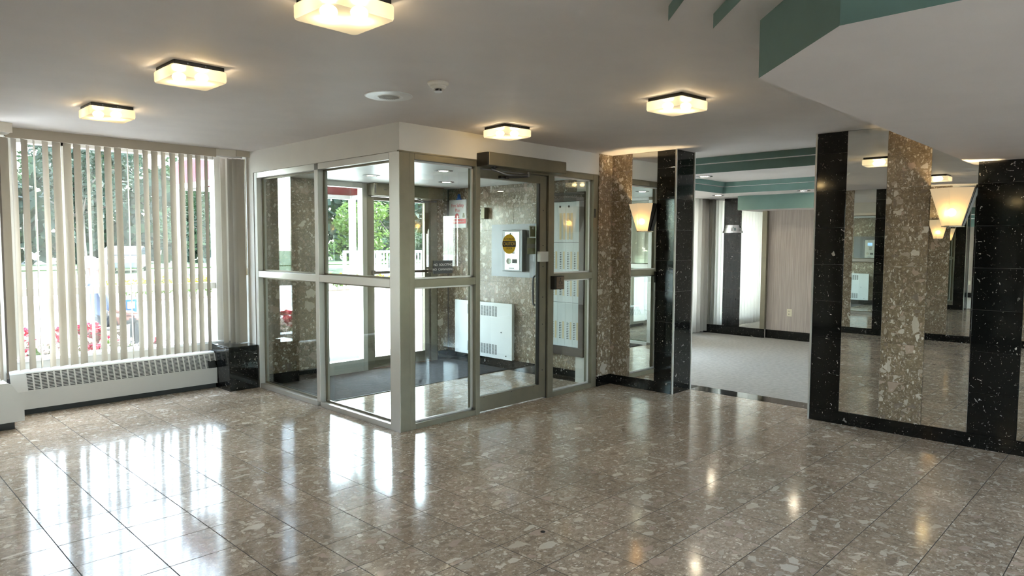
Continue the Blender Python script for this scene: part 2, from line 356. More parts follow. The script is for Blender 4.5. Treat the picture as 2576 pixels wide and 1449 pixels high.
for i in range(-10, 14):
    for j in range(-22, 16):
        cx_, cy_ = TX0 + (i + 0.5) * TILE, TY0 + (j + 0.5) * TILE
        if not (XLW - 0.1 < cx_ < 6.3 and YB - 0.1 < cy_ < 7.25): continue
        q = proj((cx_, cy_, 0)); vis = 0
        if q and -80 < q[0] < 2656 and 0 < q[1] < 1560:
            vis = 1 / q[2] ** 3
            if XL < cx_ < XV and cy_ > YD: vis *= 0.5
            if cy_ > YW - 0.2 or cx_ > XR + 0.1 and not 2.2 < cy_ < 3.6 or (cx_ > XV and cy_ > YD): vis = 0
        cells.append((vis, cx_, cy_))
cells.sort(reverse=True)
rt = random.Random(3)
first = True; stuff = B()
for k, (vis, cx_, cy_) in enumerate(cells):
    if vis > 0 and k < 300:
        o = tile0 if first else tile0.copy()
        if not first: COL.objects.link(o); o.parent = floor
        first = False
        o.location = Vector((cx_, cy_, rt.uniform(-0.0003, 0))) - fl_o
        o.rotation_euler = (rt.gauss(0, 0.0006), rt.gauss(0, 0.0006), 0)
    else:
        x0, x1, y0, y1 = max(cx_ - h, XLW), min(cx_ + h, 6.28), max(cy_ - h, YB), min(cy_ + h, 7.25)
        if x1 - x0 > 0.01 and y1 - y0 > 0.01: stuff.box(x0, x1, y0, y1, -0.006, 0)
so = stuff.build('tile_field', 'floor', floor); so['kind'] = 'stuff'
carpet = bx('floor_carpet', (6.50, 10.75, -1.2, 5.9, -0.12, -0.001), 'carpet'); tag(carpet, 'pale beige carpet of the side room beyond the opening', 'carpet', kind=ST)
thr = empty('trim_1', (6.39, 2.885, 0)); tag(thr, 'polished black marble threshold strip between tile and carpet', 'threshold', kind=ST)
for k in range(4): bx('slab', (6.281, 6.499, 2.216 + k * 0.3345, 2.216 + (k + 1) * 0.3345 - 0.001, -0.05, 0.001), 'black', thr)

# ---- ceiling
cl = B().box(XLW - 0.2, 6.70, YB - 0.2, 7.4, ZC, ZC + 0.25).box(6.70, 10.95, -1.4, 6.1, ZC, ZC + 0.25)
tag(cl.build('ceiling', 'paint'), 'flat off-white painted lobby ceiling', 'ceiling', kind=ST)
tag(bx('ceiling_vestibule', (XL + 0.1, XV, YD + 0.1, 7.05, ZV, ZC), 'white'), 'lower smooth white ceiling inside the glass vestibule', 'ceiling', kind=ST)
def stepped(name, polys, label):
    b = B()
    for poly, z0, z1 in polys:
        n0 = len(b.f); b.prism(poly, 'z', z0, z1)
        for k in range(n0, len(b.f)): b.m[k] = 0 if k - n0 < 2 else 1
    return tag(b.build(name, ['paint', 'teal'], fix=True), label, 'soffit', kind=ST)
def cham(x, y, d): return [(x, YB), (6.2, YB), (6.2, y), (x + d, y), (x, y - d)]
stepped('ceiling_soffit', [(cham(2.027, 1.135, 0.428), 2.09, 2.297), (cham(1.83, 1.305, 0.595), 2.297, 2.352), (cham(1.64, 1.475, 0.744), 2.352, ZC)],
        'stepped dropped ceiling soffit with teal edges and chamfered corner')
zs = 2.25
def rect(x0, x1, y0, y1): return [(x0, y0), (x1, y0), (x1, y1), (x0, y1)]
stepped('ceiling_coffer', [
    (rect(6.70, 7.32, -1.3, 5.95), 2.345, ZC), (rect(6.775, 7.25, -1.3, 5.95), zs, 2.345),
    (rect(9.51, 10.72, -1.3, 5.95), 2.345, ZC), (rect(9.585, 10.72, -1.3, 5.95), zs, 2.345),
    (rect(7.25, 9.585, 4.87, 5.95), 2.345, ZC), (rect(7.25, 9.585, 4.94, 5.95), zs, 2.345),
    (rect(7.25, 9.585, -1.3, 0.6), 2.345, ZC), (rect(7.25, 9.585, -1.3, 0.53), zs, 2.345)],
    'coffered side room ceiling with double teal steps')
stepped('ceiling_beam', [(rect(10.20, 10.72, 1.5, 5.0), 2.03, zs)], 'teal box beam dropped along the striped wallpaper wall')

# ---- walls: core, then the stone pieces that face it
def tile_mesh(w, hgt, mat, key):
    """slab facing -x, width along y, origin at its lower centre on the wall plane"""
    b = B(); t = 0.012; e = 0.0007; w2 = w / 2 - 0.0006; h2 = hgt - 0.0012
    b.add([(0, -w2, 0), (0, w2, 0), (0, w2, h2), (0, -w2, h2), (-t + e, -w2, 0), (-t + e, w2, 0), (-t + e, w2, h2), (-t + e, -w2, h2), (-t, -w2 + e, e), (-t, w2 - e, e), (-t, w2 - e, h2 - e), (-t, -w2 + e, h2 - e)],
          [(0, 1, 5, 4), (1, 2, 6, 5), (2, 3, 7, 6), (3, 0, 4, 7), (4, 5, 9, 8), (5, 6, 10, 9), (6, 7, 11, 10), (7, 4, 8, 11), (8, 9, 10, 11)])
    me = bpy.data.meshes.new('tile'); me.from_pydata(b.v, [], b.f); me.materials.append(MT[mat])
    bm = bmesh.new(); bm.from_mesh(me); bmesh.ops.recalc_face_normals(bm, faces=bm.faces)
    if bm.faces[:][-1].normal.x > 0: bmesh.ops.reverse_faces(bm, faces=bm.faces)
    bm.to_mesh(me); bm.free(); return me
_tm = {}
def strip(parent, plane, a, b, z0, z1, mat, facing='-x', nh=None, ph=0.3048, nw=1):
    """a column of slabs on a wall; plane is the wall coordinate, a..b the run along the wall"""
    a, b = min(a, b), max(a, b); w = (b - a) / nw
    z = z0
    while z < z1 - 0.02:
        hh = min(ph, z1 - z)
        if z1 - z - hh < 0.06: hh = z1 - z
        key = (round(w, 3), round(hh, 3), mat)
        if key not in _tm: _tm[key] = tile_mesh(w, hh, mat, key)
        for k in range(nw):
            o = bpy.data.objects.new('tile', _tm[key]); COL.objects.link(o); o.parent = parent
            m = a + (k + 0.5) * w
            loc, rz = {'-x': ((plane, m, z), 0), '+x': ((plane, m, z), PI), '-y': ((m, plane, z), PI / 2), '+y': ((m, plane, z), -PI / 2)}[facing]
            o.location = Vector(loc) - worg(parent); o.rotation_euler = (0, 0, rz)
        z += hh
BZ = 0.105
wr = B().box(XR, 6.27, 3.56, YD + 0.4, 0, ZC).box(XR, 6.27, YB, 2.205, 0, ZC).build('wall_right', 'wall'); tag(wr, 'mirror wall faced with breccia and black marble strips', 'wall', kind=ST)
RIGHT = [('stone', 4.31, 4.06), ('mirror', 4.06, 3.76), ('black', 3.76, 3.56), ('black', 2.205, 1.975), ('mirror', 1.975, 1.673), ('stone', 1.673, 1.37), ('mirror', 1.37, 1.07),
         ('black', 1.07, 0.77), ('mirror', 0.77, 0.47), ('stone', 0.47, 0.17), ('mirror', 0.17, -0.13), ('black', -0.13, -0.43), ('mirror', -0.43, -0.73), ('stone', -0.73, -1.03)]
mlab = {4.06: 'tall mirror strip between brown stone and black marble behind the smaller sconce', 1.975: 'tall mirror strip beside black marble jamb, without a lamp', 1.37: 'tall mirror strip behind the large lit sconce',
        0.77: 'mirror sliver past the widest black marble strip at picture edge', 0.17: 'mirror strip between brown stone and black marble just behind the viewer', -0.43: 'last mirror strip of the mirror wall toward the back wall'}
def wall_mirror(x, sgn, a, b, label):
    a, b = min(a, b), max(a, b)
    o = bx('wall_mirror', (x, x - sgn * 0.008, a + 0.0015, b - 0.0015, BZ + 0.002, ZC - 0.002), 'mirror')
    return tag(o, label, 'mirror', 'tall mirror strips in the stone walls')
for mat, a, b in RIGHT:
    if mat == 'mirror': wall_mirror(XR, 1, a, b, mlab.get(a, 'tall mirror strip on the stone wall behind the viewer'))
    else: strip(wr, XR, a, b, BZ, ZC, mat)
strip(wr, 3.56, XR - 0.012, 6.27, BZ, ZC, 'black', '-y'); strip(wr, 2.205, XR - 0.012, 6.27, BZ, ZC, 'black', '+y')
bs = empty('baseboard_right', (XR, 1.5, 0)); tag(bs, 'black marble base course under the mirror wall', 'baseboard', kind=ST)
y = 2.205
while y > YB + 0.1: bx('slab', (XR - 0.017, XR, y - 0.3048, y - 0.001, 0, BZ), 'black', bs); y -= 0.3048
bx('slab', (XR - 0.017, XR, 3.549, 3.87, 0, BZ), 'black', bs); bx('slab', (XR - 0.017, XR, 3.871, 4.294, 0, BZ), 'black', bs); bx('slab', (XR, 6.27, 3.549, 3.56, 0, BZ), 'black', bs); bx('slab', (XR, 6.27, 2.205, 2.216, 0, BZ), 'black', bs)
# metal edge strips at the black pillars
for k, (x, yy, lab) in enumerate(((XR - 0.018, 3.542, 'slim bright metal corner strip on the black pillar by the small sconce'), (6.27, 3.542, 'slim metal edge strip on the far edge of the pillar return'), (XR - 0.016, 2.214, 'slim bright metal edge strip on the black marble jamb'))):
    tag(bx('trim_%d' % (k + 2), (x - 0.004, x + 0.012, yy - 0.004, yy + 0.010, 0, ZC), 'alu_w'), lab, 'edge strip', kind=ST)

# door wall: fascia above the screen, stone pier to its right
wd = B().box(XL, XV + 0.01, YD, YD + 0.12, 2.192, ZC).box(XL, XL + 0.12, YD + 0.12, 7.05, 2.192, ZC).box(XV - 0.02, XR, YD + 0.012, YD + 0.3, 0, ZC).build('wall_fascia', 'wall')
tag(wd, 'off-white painted fascia wrapping over the glass vestibule', 'wall', kind=ST)
pr = bx('wall_pier', (XV - 0.045, XR, YD + 0.006, YD + 0.011, 0, ZC), 'grout'); tag(pr, 'brown breccia pier between door frame and small sconce', 'wall', kind=ST)
strip(pr, YD + 0.005, XV - 0.04, XR - 0.0125, BZ, ZC, 'stone', '-y')
bx('base_slab', (XV - 0.04, XR - 0.001, YD - 0.012, YD + 0.005, 0, BZ), 'black', pr)

# vestibule walls
wv = bx('wall_vestibule', (XV + 0.012, XV + 0.19, YD + 0.312, 7.05, 0, ZC), 'grout'); tag(wv, 'brown breccia slab wall inside the vestibule', 'wall', kind=ST)
strip(wv, XV + 0.012, YD + 0.1, 6.72, BZ + 0.015, ZV, 'stone', '-x', nw=4)
for k in range(4): bx('base_slab', (XV - 0.016, XV, YD + 0.1 + k * 0.58, YD + 0.1 + (k + 1) * 0.58 - 0.001, 0, 0.12), 'black', wv)
wp = B().box(XL + 0.02, 3.925, YO + 0.012, 7.05, 0, ZV).box(5.565, XV + 0.1, YO + 0.012, 7.05, 0, ZV).build('wall_entrance', 'grout'); tag(wp, 'brown breccia piers flanking the outer entrance door', 'wall', kind=ST)
strip(wp, YO + 0.012, XL + 0.1, 3.925, BZ + 0.015, ZV, 'stone', '-y', nw=2); strip(wp, YO + 0.012, 5.565, XV - 0.013, BZ + 0.015, ZV, 'stone', '-y')
for a, b in ((XL + 0.1, 3.58), (3.581, 3.925), (5.565, XV - 0.017)): bx('base_slab', (a, b, YO - 0.016, YO, 0, 0.12), 'black', wp)

# window wall, jog on its left, left wall, back wall
ww = B().box(0.70, 1.20, YW, 7.42, 0, ZC).box(1.20, 3.03, YW, 7.42, 0, 0.44).box(1.20, 3.03, YW, 7.42, 2.385, ZC).box(3.03, 3.35, YW, 7.42, 0, ZC).box(XL, XL + 0.09, 6.775, YW, 0, 2.192).build('wall_front', 'wall')
tag(ww, 'off-white window wall around the blinds window', 'wall', kind=ST)
wl_ = B().box(XLW - 0.15, XLW, YB, 5.9, 0, ZC).box(XLW - 0.15, 0.85, 5.75, 5.9, 0, ZC).box(0.75, 0.88, 5.9, 6.5, 0, ZC).box(0.75, 0.88, 6.5, 7.2, 0, 0.44).box(0.75, 0.88, 6.5, 7.2, 2.385, ZC).build('wall_left', 'wall')
tag(wl_, 'left lobby wall with breccia, mirror and black marble strips', 'wall', kind=ST)
LEFT = [('stone', 4.26, 3.96), ('mirror', 3.96, 3.62), ('black', 3.62, 3.31), ('mirror', 3.31, 2.99), ('stone', 2.99, 2.55), ('mirror', 2.55, 2.24), ('black', 2.24, 1.93), ('mirror', 1.93, 1.63), ('stone', 1.63, 1.33)]
llab = {3.96: 'mirror strip on opposite wall that shows the intercom', 2.55: 'mirror strip on opposite wall beside its sconce', 3.31: 'mirror strip on opposite wall between black marble and its sconce', 1.93: 'mirror strip on opposite wall nearest the viewer'}
for mat, a, b in LEFT:
    if mat == 'mirror': wall_mirror(XLW, -1, a, b, llab.get(a, 'mirror strip on the opposite wall behind the viewer'))
    else: strip(wl_, XLW, a, b, BZ, ZC, mat, '+x')
bl = empty('baseboard_left', (XLW, 3, 0)); tag(bl, 'black marble base course along the opposite wall', 'baseboard', kind=ST)
y = 5.74
while y > YB + 0.1: bx('slab', (XLW, XLW + 0.017, y - 0.3048, y - 0.001, 0, BZ), 'black', bl); y -= 0.3048
wb = B()
for a, b in ((XLW - 0.15, 0.1), (2.0, 2.2), (4.1, 6.27)): wb.box(a, b, YB - 0.2, YB, 0, ZC)
wb.box(XLW - 0.15, 6.27, YB - 0.2, YB, 0, 0.9).box(XLW - 0.15, 6.27, YB - 0.2, YB, 2.3, ZC)
tag(wb.build('wall_back', 'wall'), 'back wall of the lobby behind the viewer, with openings for added daylight windows', 'wall', kind=ST)

# side room walls
ws = B().box(6.27, 6.9, 5.85, 6.05, 0, ZC).box(6.9, 10.35, 5.85, 6.05, 0, 0.15).box(6.9, 10.35, 5.85, 6.05, 2.3, ZC).box(10.35, 10.95, 5.85, 6.05, 0, ZC).box(6.27, 10.95, -1.35, -1.2, 0, 0.4).box(6.27, 10.95, -1.35, -1.2, 2.2, ZC).box(6.27, 6.6, -1.35, -1.2, 0.4, 2.2).box(8.6, 10.95, -1.35, -1.2, 0.4, 2.2).box(6.02, 6.27, 4.7, 6.05, 0, ZC)
tag(ws.build('wall_side_room', 'wall'), 'side room outer wall behind the drapes', 'wall', kind=ST)
wf = B().box(10.66, 10.95, 4.72, 5.85, 0, 2.25, ).box(10.71, 10.95, -1.2, 4.72, 0, 2.25).build('wall_far', ['wallp']); tag(wf, 'side room end wall with vertically streaked taupe wallpaper', 'wall', kind=ST)
strip(wf, 10.66, 5.145, 5.45, 0.14, zs, 'black')
for k in range(4): bx('base_slab', (10.635, 10.66, 4.72 + k * 0.2825, 4.72 + (k + 1) * 0.2825 - 0.001, 0, 0.14), 'black', wf)
for k in range(14): bx('base_slab', (10.69, 10.71, 4.715 - (k + 1) * 0.42, 4.715 - k * 0.42 - 0.001, 0, 0.135), 'black', wf)
bx('corner_trim', (10.64, 10.71, 4.715, 4.79, 0.14, 2.03), 'alu', wf)
for a, b, lab, zt in ((5.45, 5.755, 'side room mirror strip between drapes and black pillar', zs), (4.796, 5.145, 'side room mirror strip between black pillar and wallpaper', zs - 0.0)):
    tag(bx('wall_mirror', (10.652, 10.66, a + 0.001, b - 0.001, 0.142, zt - 0.002), 'mirror'), lab, 'mirror', 'mirror strips in the side room')

# ------------------------------------------------------------------ glazing
def pane(parent, lim): return bx('pane', lim, 'glass', parent)
# side screen (window_1) in the plane x = XL
w1 = empty('window_1', (XL, 5.5, 0)); tag(w1, 'side glass screen of the vestibule facing the blinds window', 'window', kind=ST)
D0, D1 = XL, XL + 0.10
bx('corner_post', (XL, XL + 0.10, YD, YD + 0.085, 0, 2.192), 'alu', w1, bev=0.003)
bx('lit_face_plate', (XL - 0.004, XL - 0.0003, YD + 0.001, YD + 0.085, 0, 2.19), 'alu_w', w1)  # paler metal puts the window light on this post face into its colour
bx('mullion', (D0 + 0.002, D1, YD + 0.086, YD + 0.135, 0, 2.19), 'alu_w', w1, bev=0.002)
bx('mullion', (D0, D1, 5.515, 5.575, 0.045, 2.135), 'alu_w', w1, bev=0.002)
bx('mullion', (D0, D1, 6.70, 6.755, 0, 2.19), 'alu_w', w1, bev=0.002)
for a, b in ((YD + 0.136, 5.514), (5.576, 6.699)):
    bx('rail', (D0 + 0.002, D1, a, b, 1.137, 1.2), 'alu_w', w1, bev=0.002)
    bx('rail', (D0 + 0.002, D1, a, b, 2.136, 2.19), 'alu_w', w1, bev=0.002)
    bx('sill', (D0 + 0.002, D1, a, b, 0, 0.045), 'alu_w', w1, bev=0.002)
    for z0, z1 in ((0.046, 1.136), (1.201, 2.135)):
        pane(w1, (XL + 0.070, XL + 0.076, a + 0.002, b - 0.002, z0, z1))
        s_ = B()
        for (p, q, r, t) in ((a, a + 0.014, z0, z1), (b - 0.014, b, z0, z1)): s_.box(XL + 0.055, XL + 0.0695, p, q, r, t)
        s_.box(XL + 0.055, XL + 0.0695, a, b, z0, z0 + 0.014).box(XL + 0.055, XL + 0.0695, a, b, z1 - 0.014, z1)
        s_.build('glazing_bead', 'alu', w1)
# entrance screen (window_2) in the plane y = YD
w2 = empty('window_2', (4.45, YD, 0)); tag(w2, 'front glass screen of the vestibule around the automatic door', 'window', kind=ST)
E0, E1 = YD, YD + 0.10
bx('mullion', (XL + 0.101, XL + 0.148, E0 + 0.002, E1, 0, 2.19), 'alu', w2, bev=0.002)
bx('mullion', (3.985, 4.035, E0, E1, 0, 2.19), 'alu', w2, bev=0.002); bx('mullion', (4.925, 5.005, E0, E1, 0, 2.19), 'alu', w2, bev=0.002); bx('mullion', (5.615, 5.693, E0, E1, 0, 2.19), 'alu', w2, bev=0.002)
bx('header', (4.036, 4.924, E0 + 0.002, E1, 2.128, 2.19), 'alu', w2)
for a, b in ((XL + 0.149, 3.984), (5.006, 5.614)):
    bx('rail', (a, b, E0 + 0.002, E1, 1.135, 1.198), 'alu', w2, bev=0.002); bx('rail', (a, b, E0 + 0.002, E1, 2.138, 2.19), 'alu', w2, bev=0.002); bx('sill', (a, b, E0 + 0.002, E1, 0, 0.045), 'alu', w2, bev=0.002)
    for z0, z1 in ((0.046, 1.134), (1.199, 2.137)):
        pane(w2, (a + 0.002, b - 0.002, E0 + 0.055, E0 + 0.061, z0, z1))
        s_ = B()
        for p, q, r, t in ((a, a + 0.014, z0, z1), (b - 0.014, b, z0, z1), (a, b, z0, z0 + 0.014), (a, b, z1 - 0.014, z1)): s_.box(p, q, E0 + 0.04, E0 + 0.0545, r, t)
        s_.build('glazing_bead', 'alu_w', w2)
tag(bx('trim_6', (XL - 0.006, 5.70, YD - 0.006, YD + 0.02, 2.186, 2.196), 'alu'), 'thin metal cover strip along the head of the entrance screen', 'cover strip', kind=ST)
# automatic door (door_1)
d1 = empty('door_1', (4.48, YD, 0)); tag(d1, 'glass automatic door with yellow caution sticker', 'door', kind=ST)
x0, x1 = 4.04, 4.915
bx('stile', (x0, x0 + 0.012, E0 + 0.02, E0 + 0.065, 0.012, 2.122), 'alu', d1); bx('stile', (4.815, x1, E0 + 0.02, E0 + 0.065, 0.012, 2.122), 'alu', d1, bev=0.002)
bx('rail', (x0 + 0.0125, 4.8145, E0 + 0.02, E0 + 0.065, 2.05, 2.122), 'alu', d1, bev=0.002); bx('rail', (x0 + 0.0125, 4.8145, E0 + 0.02, E0 + 0.065, 0.012, 0.145), 'alu', d1, bev=0.002)
pane(d1, (x0 + 0.013, 4.814, E0 + 0.040, E0 + 0.046, 0.146, 2.049))
bx('gasket', (4.796, 4.8145, E0 + 0.012, E0 + 0.0395, 0.146, 2.049), 'blackm', d1)
bx('gasket', (4.9155, 4.9245, E0 + 0.02, E0 + 0.065, 0.0, 2.127), 'blackm', d1)
lk = bx('lock', (4.787, 4.9, E0 - 0.022, E0 + 0.019, 1.318, 1.414), 'alu_w', d1, bev=0.003)
hd = B().tube([(4.835, E0 + 0.066, 1.19), (4.835, E0 + 0.11, 1.17), (4.835, E0 + 0.115, 1.13), (4.835, E0 + 0.115, 0.94), (4.835, E0 + 0.11, 0.91), (4.835, E0 + 0.066, 0.89)], 0.010).build('pull_handle', 'steel', d1, smooth=True)
sc_ = B()
for z in (0.28, 0.72, 0.98, 1.27, 1.47, 1.8): sc_.lathe([(0.006, -0.003), (0.006, 0)], (4.868, E0 + 0.02, z), 10, axis='y')
for x in (4.10, 4.45, 4.75): sc_.lathe([(0.004, -0.002), (0.004, 0)], (x, E0 + 0.02, 0.135), 8, axis='y')
sc_.build('screws', 'ink', d1)['kind'] = 'stuff'
# outer screen and door
w4 = empty('window_4', (4.2, YO, 0)); tag(w4, 'fixed glass sidelight of the outer entrance', 'window', kind=ST)
for nm, lim in (('mullion', (3.93, 3.985, YO, YO + 0.1, 0, 2.17)), ('mullion', (4.455, 4.515, YO, YO + 0.1, 0, 2.17)), ('rail', (3.986, 4.454, YO + 0.002, YO + 0.1, 2.115, 2.17)), ('rail', (3.986, 4.454, YO + 0.002, YO + 0.1, 0.0, 0.145))): bx(nm, lim, 'alu_w', w4, bev=0.002)
pane(w4, (3.987, 4.453, YO + 0.05, YO + 0.056, 0.146, 2.114))
d2 = empty('door_2', (5.0, YO, 0)); tag(d2, 'outer glass entrance door with horizontal push bar', 'door', kind=ST)
for nm, lim in (('jamb', (4.516, 4.575, YO, YO + 0.1, 0, 2.17)), ('stile', (4.58, 4.625, YO + 0.02, YO + 0.065, 0.02, 2.025)), ('stile', (5.375, 5.45, YO + 0.02, YO + 0.065, 0.02, 2.025)), ('jamb', (5.455, 5.56, YO, YO + 0.1, 0, 2.17)),
                ('rail', (4.626, 5.374, YO + 0.02, YO + 0.065, 0.02, 0.145)), ('rail', (4.626, 5.374, YO + 0.02, YO + 0.065, 1.985, 2.025)), ('header', (4.576, 5.454, YO, YO + 0.1, 2.03, 2.17))): bx(nm, lim, 'alu', d2, bev=0.002)
pane(d2, (4.626, 5.374, YO + 0.04, YO + 0.046, 0.146, 1.984))
bx('push_bar', (4.60, 5.44, YO - 0.045, YO - 0.015, 1.13, 1.16), 'brown', d2); bx('bar_bracket', (5.40, 5.44, YO - 0.0145, YO + 0.0195, 1.12, 1.17), 'alu', d2); bx('bar_bracket', (4.59, 4.62, YO - 0.0145, YO + 0.0195, 1.12, 1.17), 'alu', d2)
bx('weather_strip', (4.576, 5.454, YO + 0.0, YO + 0.1, 0.0, 0.018), 'brown2', d2)
# lobby window
w3 = empty('window_3', (2.1, YW, 0)); tag(w3, 'wide lobby window behind the vertical blinds', 'window', kind=ST)
for nm, lim in (('jamb', (1.205, 1.26, YW + 0.02, YW + 0.12, 0.44, 2.385)), ('jamb', (2.97, 3.03, YW + 0.0, YW + 0.12, 0.44, 2.385)), ('mullion', (1.62, 1.67, YW + 0.02, YW + 0.12, 0.44, 2.385)), ('transom', (1.261, 1.619, YW + 0.02, YW + 0.12, 1.005, 1.07)), ('transom', (1.671, 2.969, YW + 0.02, YW + 0.12, 1.005, 1.07)),
                ('sill', (1.2, 3.03, YW - 0.03, YW + 0.14, 0.435, 0.46)), ('head', (1.261, 2.969, YW + 0.02, YW + 0.12, 2.34, 2.385))): bx(nm, lim, 'alu_w' if nm != 'sill' else 'white', w3, bev=0.002)
for a, b in ((1.261, 1.619), (1.671, 2.969)):
    for z0, z1 in ((0.461, 1.004), (1.071, 2.339)): pane(w3, (a, b, YW + 0.07, YW + 0.076, z0, z1))
# side window at the picture's left edge, side room window, added unseen daylight windows: glass in plain frames
def plain_window(name, lim, ax, label, nm=2):
    w = empty(name, ((lim[0] + lim[1]) / 2, (lim[2] + lim[3]) / 2, lim[4])); tag(w, label, 'window', kind=ST)
    x0, x1, y0, y1, z0, z1 = lim
    bx('sill', (x0, x1, y0, y1, z0, z0 + 0.05), 'alu_w', w); bx('head', (x0, x1, y0, y1, z1 - 0.05, z1), 'alu_w', w)
    for k in range(nm + 1):
        if ax == 'x':
            c = x0 + (x1 - x0 - 0.05) * k / nm; bx('mullion', (c, c + 0.05, y0, y1, z0 + 0.051, z1 - 0.051), 'alu_w', w)
            if k < nm: d = (x1 - x0 - 0.05) / nm; pane(w, (c + 0.051, c + d - 0.001, (y0 + y1) / 2, (y0 + y1) / 2 + 0.006, z0 + 0.051, z1 - 0.051))
        else:
            c = y0 + (y1 - y0 - 0.05) * k / nm; bx('mullion', (x0, x1, c, c + 0.05, z0 + 0.051, z1 - 0.051), 'alu_w', w)
            if k < nm: d = (y1 - y0 - 0.05) / nm; pane(w, ((x0 + x1) / 2, (x0 + x1) / 2 + 0.006, c + 0.051, c + d - 0.001, z0 + 0.051, z1 - 0.051))
plain_window('window_5', (0.78, 0.85, 6.5, 7.2, 0.44, 2.385), 'y', 'narrow side window beside the left convector', 1)
plain_window('window_6', (6.9, 10.35, 5.91, 5.99, 0.15, 2.3), 'x', 'tall side room window behind the drapes', 4)
for k, (a, b) in enumerate(((0.1, 2.0), (2.2, 4.1))): plain_window('window_%d' % (7 + k), (a, b, YB - 0.14, YB - 0.06, 0.9, 2.3), 'x', 'unseen window added behind the viewer for daylight, %s the mirror wall' % ('farther from', 'nearer to')[k], 2)  # unseen pair added to supply neutral daylight from behind
plain_window('window_9', (6.6, 8.6, -1.31, -1.24, 0.4, 2.2), 'x', 'unseen side room window added for daylight behind the mirror wall', 3)  # added out of view to brighten the side room
# ------------------------------------------------------------------ black pedestal, convectors, blinds
pb = B().box(2.88, XL - 0.012, 6.72, YW - 0.002, 0, 0.43).build('pedestal', 'black', bev=0.002)
pt = bx('top_slab', (2.876, XL - 0.011, 6.715, YW - 0.002, 0.4305, 0.444), 'black', pb, bev=0.001)
tag(pb, 'low black marble pedestal between convector and vestibule screen', 'pedestal')

def convector():
    t = empty('convector_heater', (2.05, 7.1, 0)); tag(t, 'long white baseboard convector with slotted grille under the blinds', 'heater')
    yb = YW - 0.004; fy = 7.0
    A0, A1 = (fy, 0.205), (fy + 0.062, 0.355)          # slope that carries the grille
    X0, X1 = 1.152, 2.874
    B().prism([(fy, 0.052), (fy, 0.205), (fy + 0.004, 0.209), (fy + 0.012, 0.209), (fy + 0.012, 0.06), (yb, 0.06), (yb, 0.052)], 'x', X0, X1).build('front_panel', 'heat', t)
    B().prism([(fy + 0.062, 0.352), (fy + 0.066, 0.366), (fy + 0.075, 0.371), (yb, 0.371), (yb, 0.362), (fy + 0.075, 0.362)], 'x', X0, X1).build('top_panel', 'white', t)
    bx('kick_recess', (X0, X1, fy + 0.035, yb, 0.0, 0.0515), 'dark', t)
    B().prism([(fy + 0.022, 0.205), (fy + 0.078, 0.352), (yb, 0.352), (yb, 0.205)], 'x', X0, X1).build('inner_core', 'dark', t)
    B().prism([(fy, 0.2055), (fy + 0.062, 0.352), (fy + 0.07, 0.352), (fy + 0.008, 0.2095)], 'x', X0, 1.262).build('blank_plate', 'heat', t)
    g = B(); n = 31; w = (2.872 - 1.262) / n
    def sl(u, off):    # point on the slope at share u, lifted off the face
        return (A0[0] + (A1[0] - A0[0]) * u + off * 0.92, A0[1] + (A1[1] - A0[1]) * u - off * 0.38)
    for k in range(n + 1):
        x = 1.262 + k * w; lo = 0.48 if x > 2.80 else 0.0
        g.prism([sl(lo, 0), sl(1, 0), sl(1, 0.005), sl(lo, 0.005)], 'x', x - 0.006, x + 0.006)
    for j in range(12):
        u = 0.04 + j * 0.082
        g.prism([sl(u, 0.001), sl(u + 0.036, 0.001), sl(u + 0.036, 0.005), sl(u, 0.005)], 'x', 1.262, 2.872 if u > 0.47 else 2.79)
    g.prism([sl(0, 0), sl(0.03, 0), sl(0.03, 0.005), sl(0, 0.005)], 'x', 1.262, 2.79); g.prism([sl(0.95, 0), sl(1, 0), sl(1, 0.005), sl(0.95, 0.005)], 'x', 1.262, 2.872)
    go = g.build('grille', 'heat', t); go['kind'] = 'stuff'
convector()
t = empty('corner_convector', (1.0, 6.8, 0)); tag(t, 'white convector end cap at the left picture edge', 'heater')
prof = [(0.885, 0.068), (1.147, 0.068), (1.147, 0.222), (1.072, 0.355), (1.055, 0.366), (0.885, 0.368)]
B().prism(prof, 'y', 6.545, 6.985).build('casing', 'heat', t, fix=True)
B().prism([(0.885, 0.06), (1.153, 0.06), (1.153, 0.225), (1.076, 0.361), (1.057, 0.373), (0.885, 0.375)], 'y', 6.538, 6.5445).build('end_cap', 'heat', t, fix=True)
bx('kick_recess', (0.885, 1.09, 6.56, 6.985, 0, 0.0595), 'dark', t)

vb = empty('vertical_blind', (2.1, 6.95, 0)); tag(vb, 'cream vertical blind hanging across the lobby window', 'blind')
B().prism([(6.845, 2.327), (6.845, ZC), (6.857, ZC), (6.857, 2.327)], 'x', 1.155, 2.85).build('valance', 'val', vb)
B().prism([(2.851, 6.858), (3.045, 6.84), (3.045, 6.852), (2.851, 6.87)], 'z', 2.345, ZC).build('valance_return', 'valp', vb, fix=True)
B().prism([(6.835, 2.352), (6.835, ZC), (6.847, ZC), (6.847, 2.352)], 'x', 3.046, XL - 0.003).build('valance', 'val', vb)
bx('head_rail', (1.16, 3.15, 6.93, 6.97, 2.345, ZC), 'alu_w', vb)
SL = [(8.3, 32.4), (39.3, 53), (64, 81), (95, 98.7), (116.6, 131.8), (142, 162.8), (169, 189), (194.6, 213), (226, 234), (248, 263), (270.5, 288.4), (296, 313.3), (328.8, 330.4), (344.3, 356.8), (366.5, 380), (387.4, 404.2), (412, 423.5), (433.2, 447.7), (456, 470), (477, 490.3), (497.8, 510.7), (519.7, 528.2)]
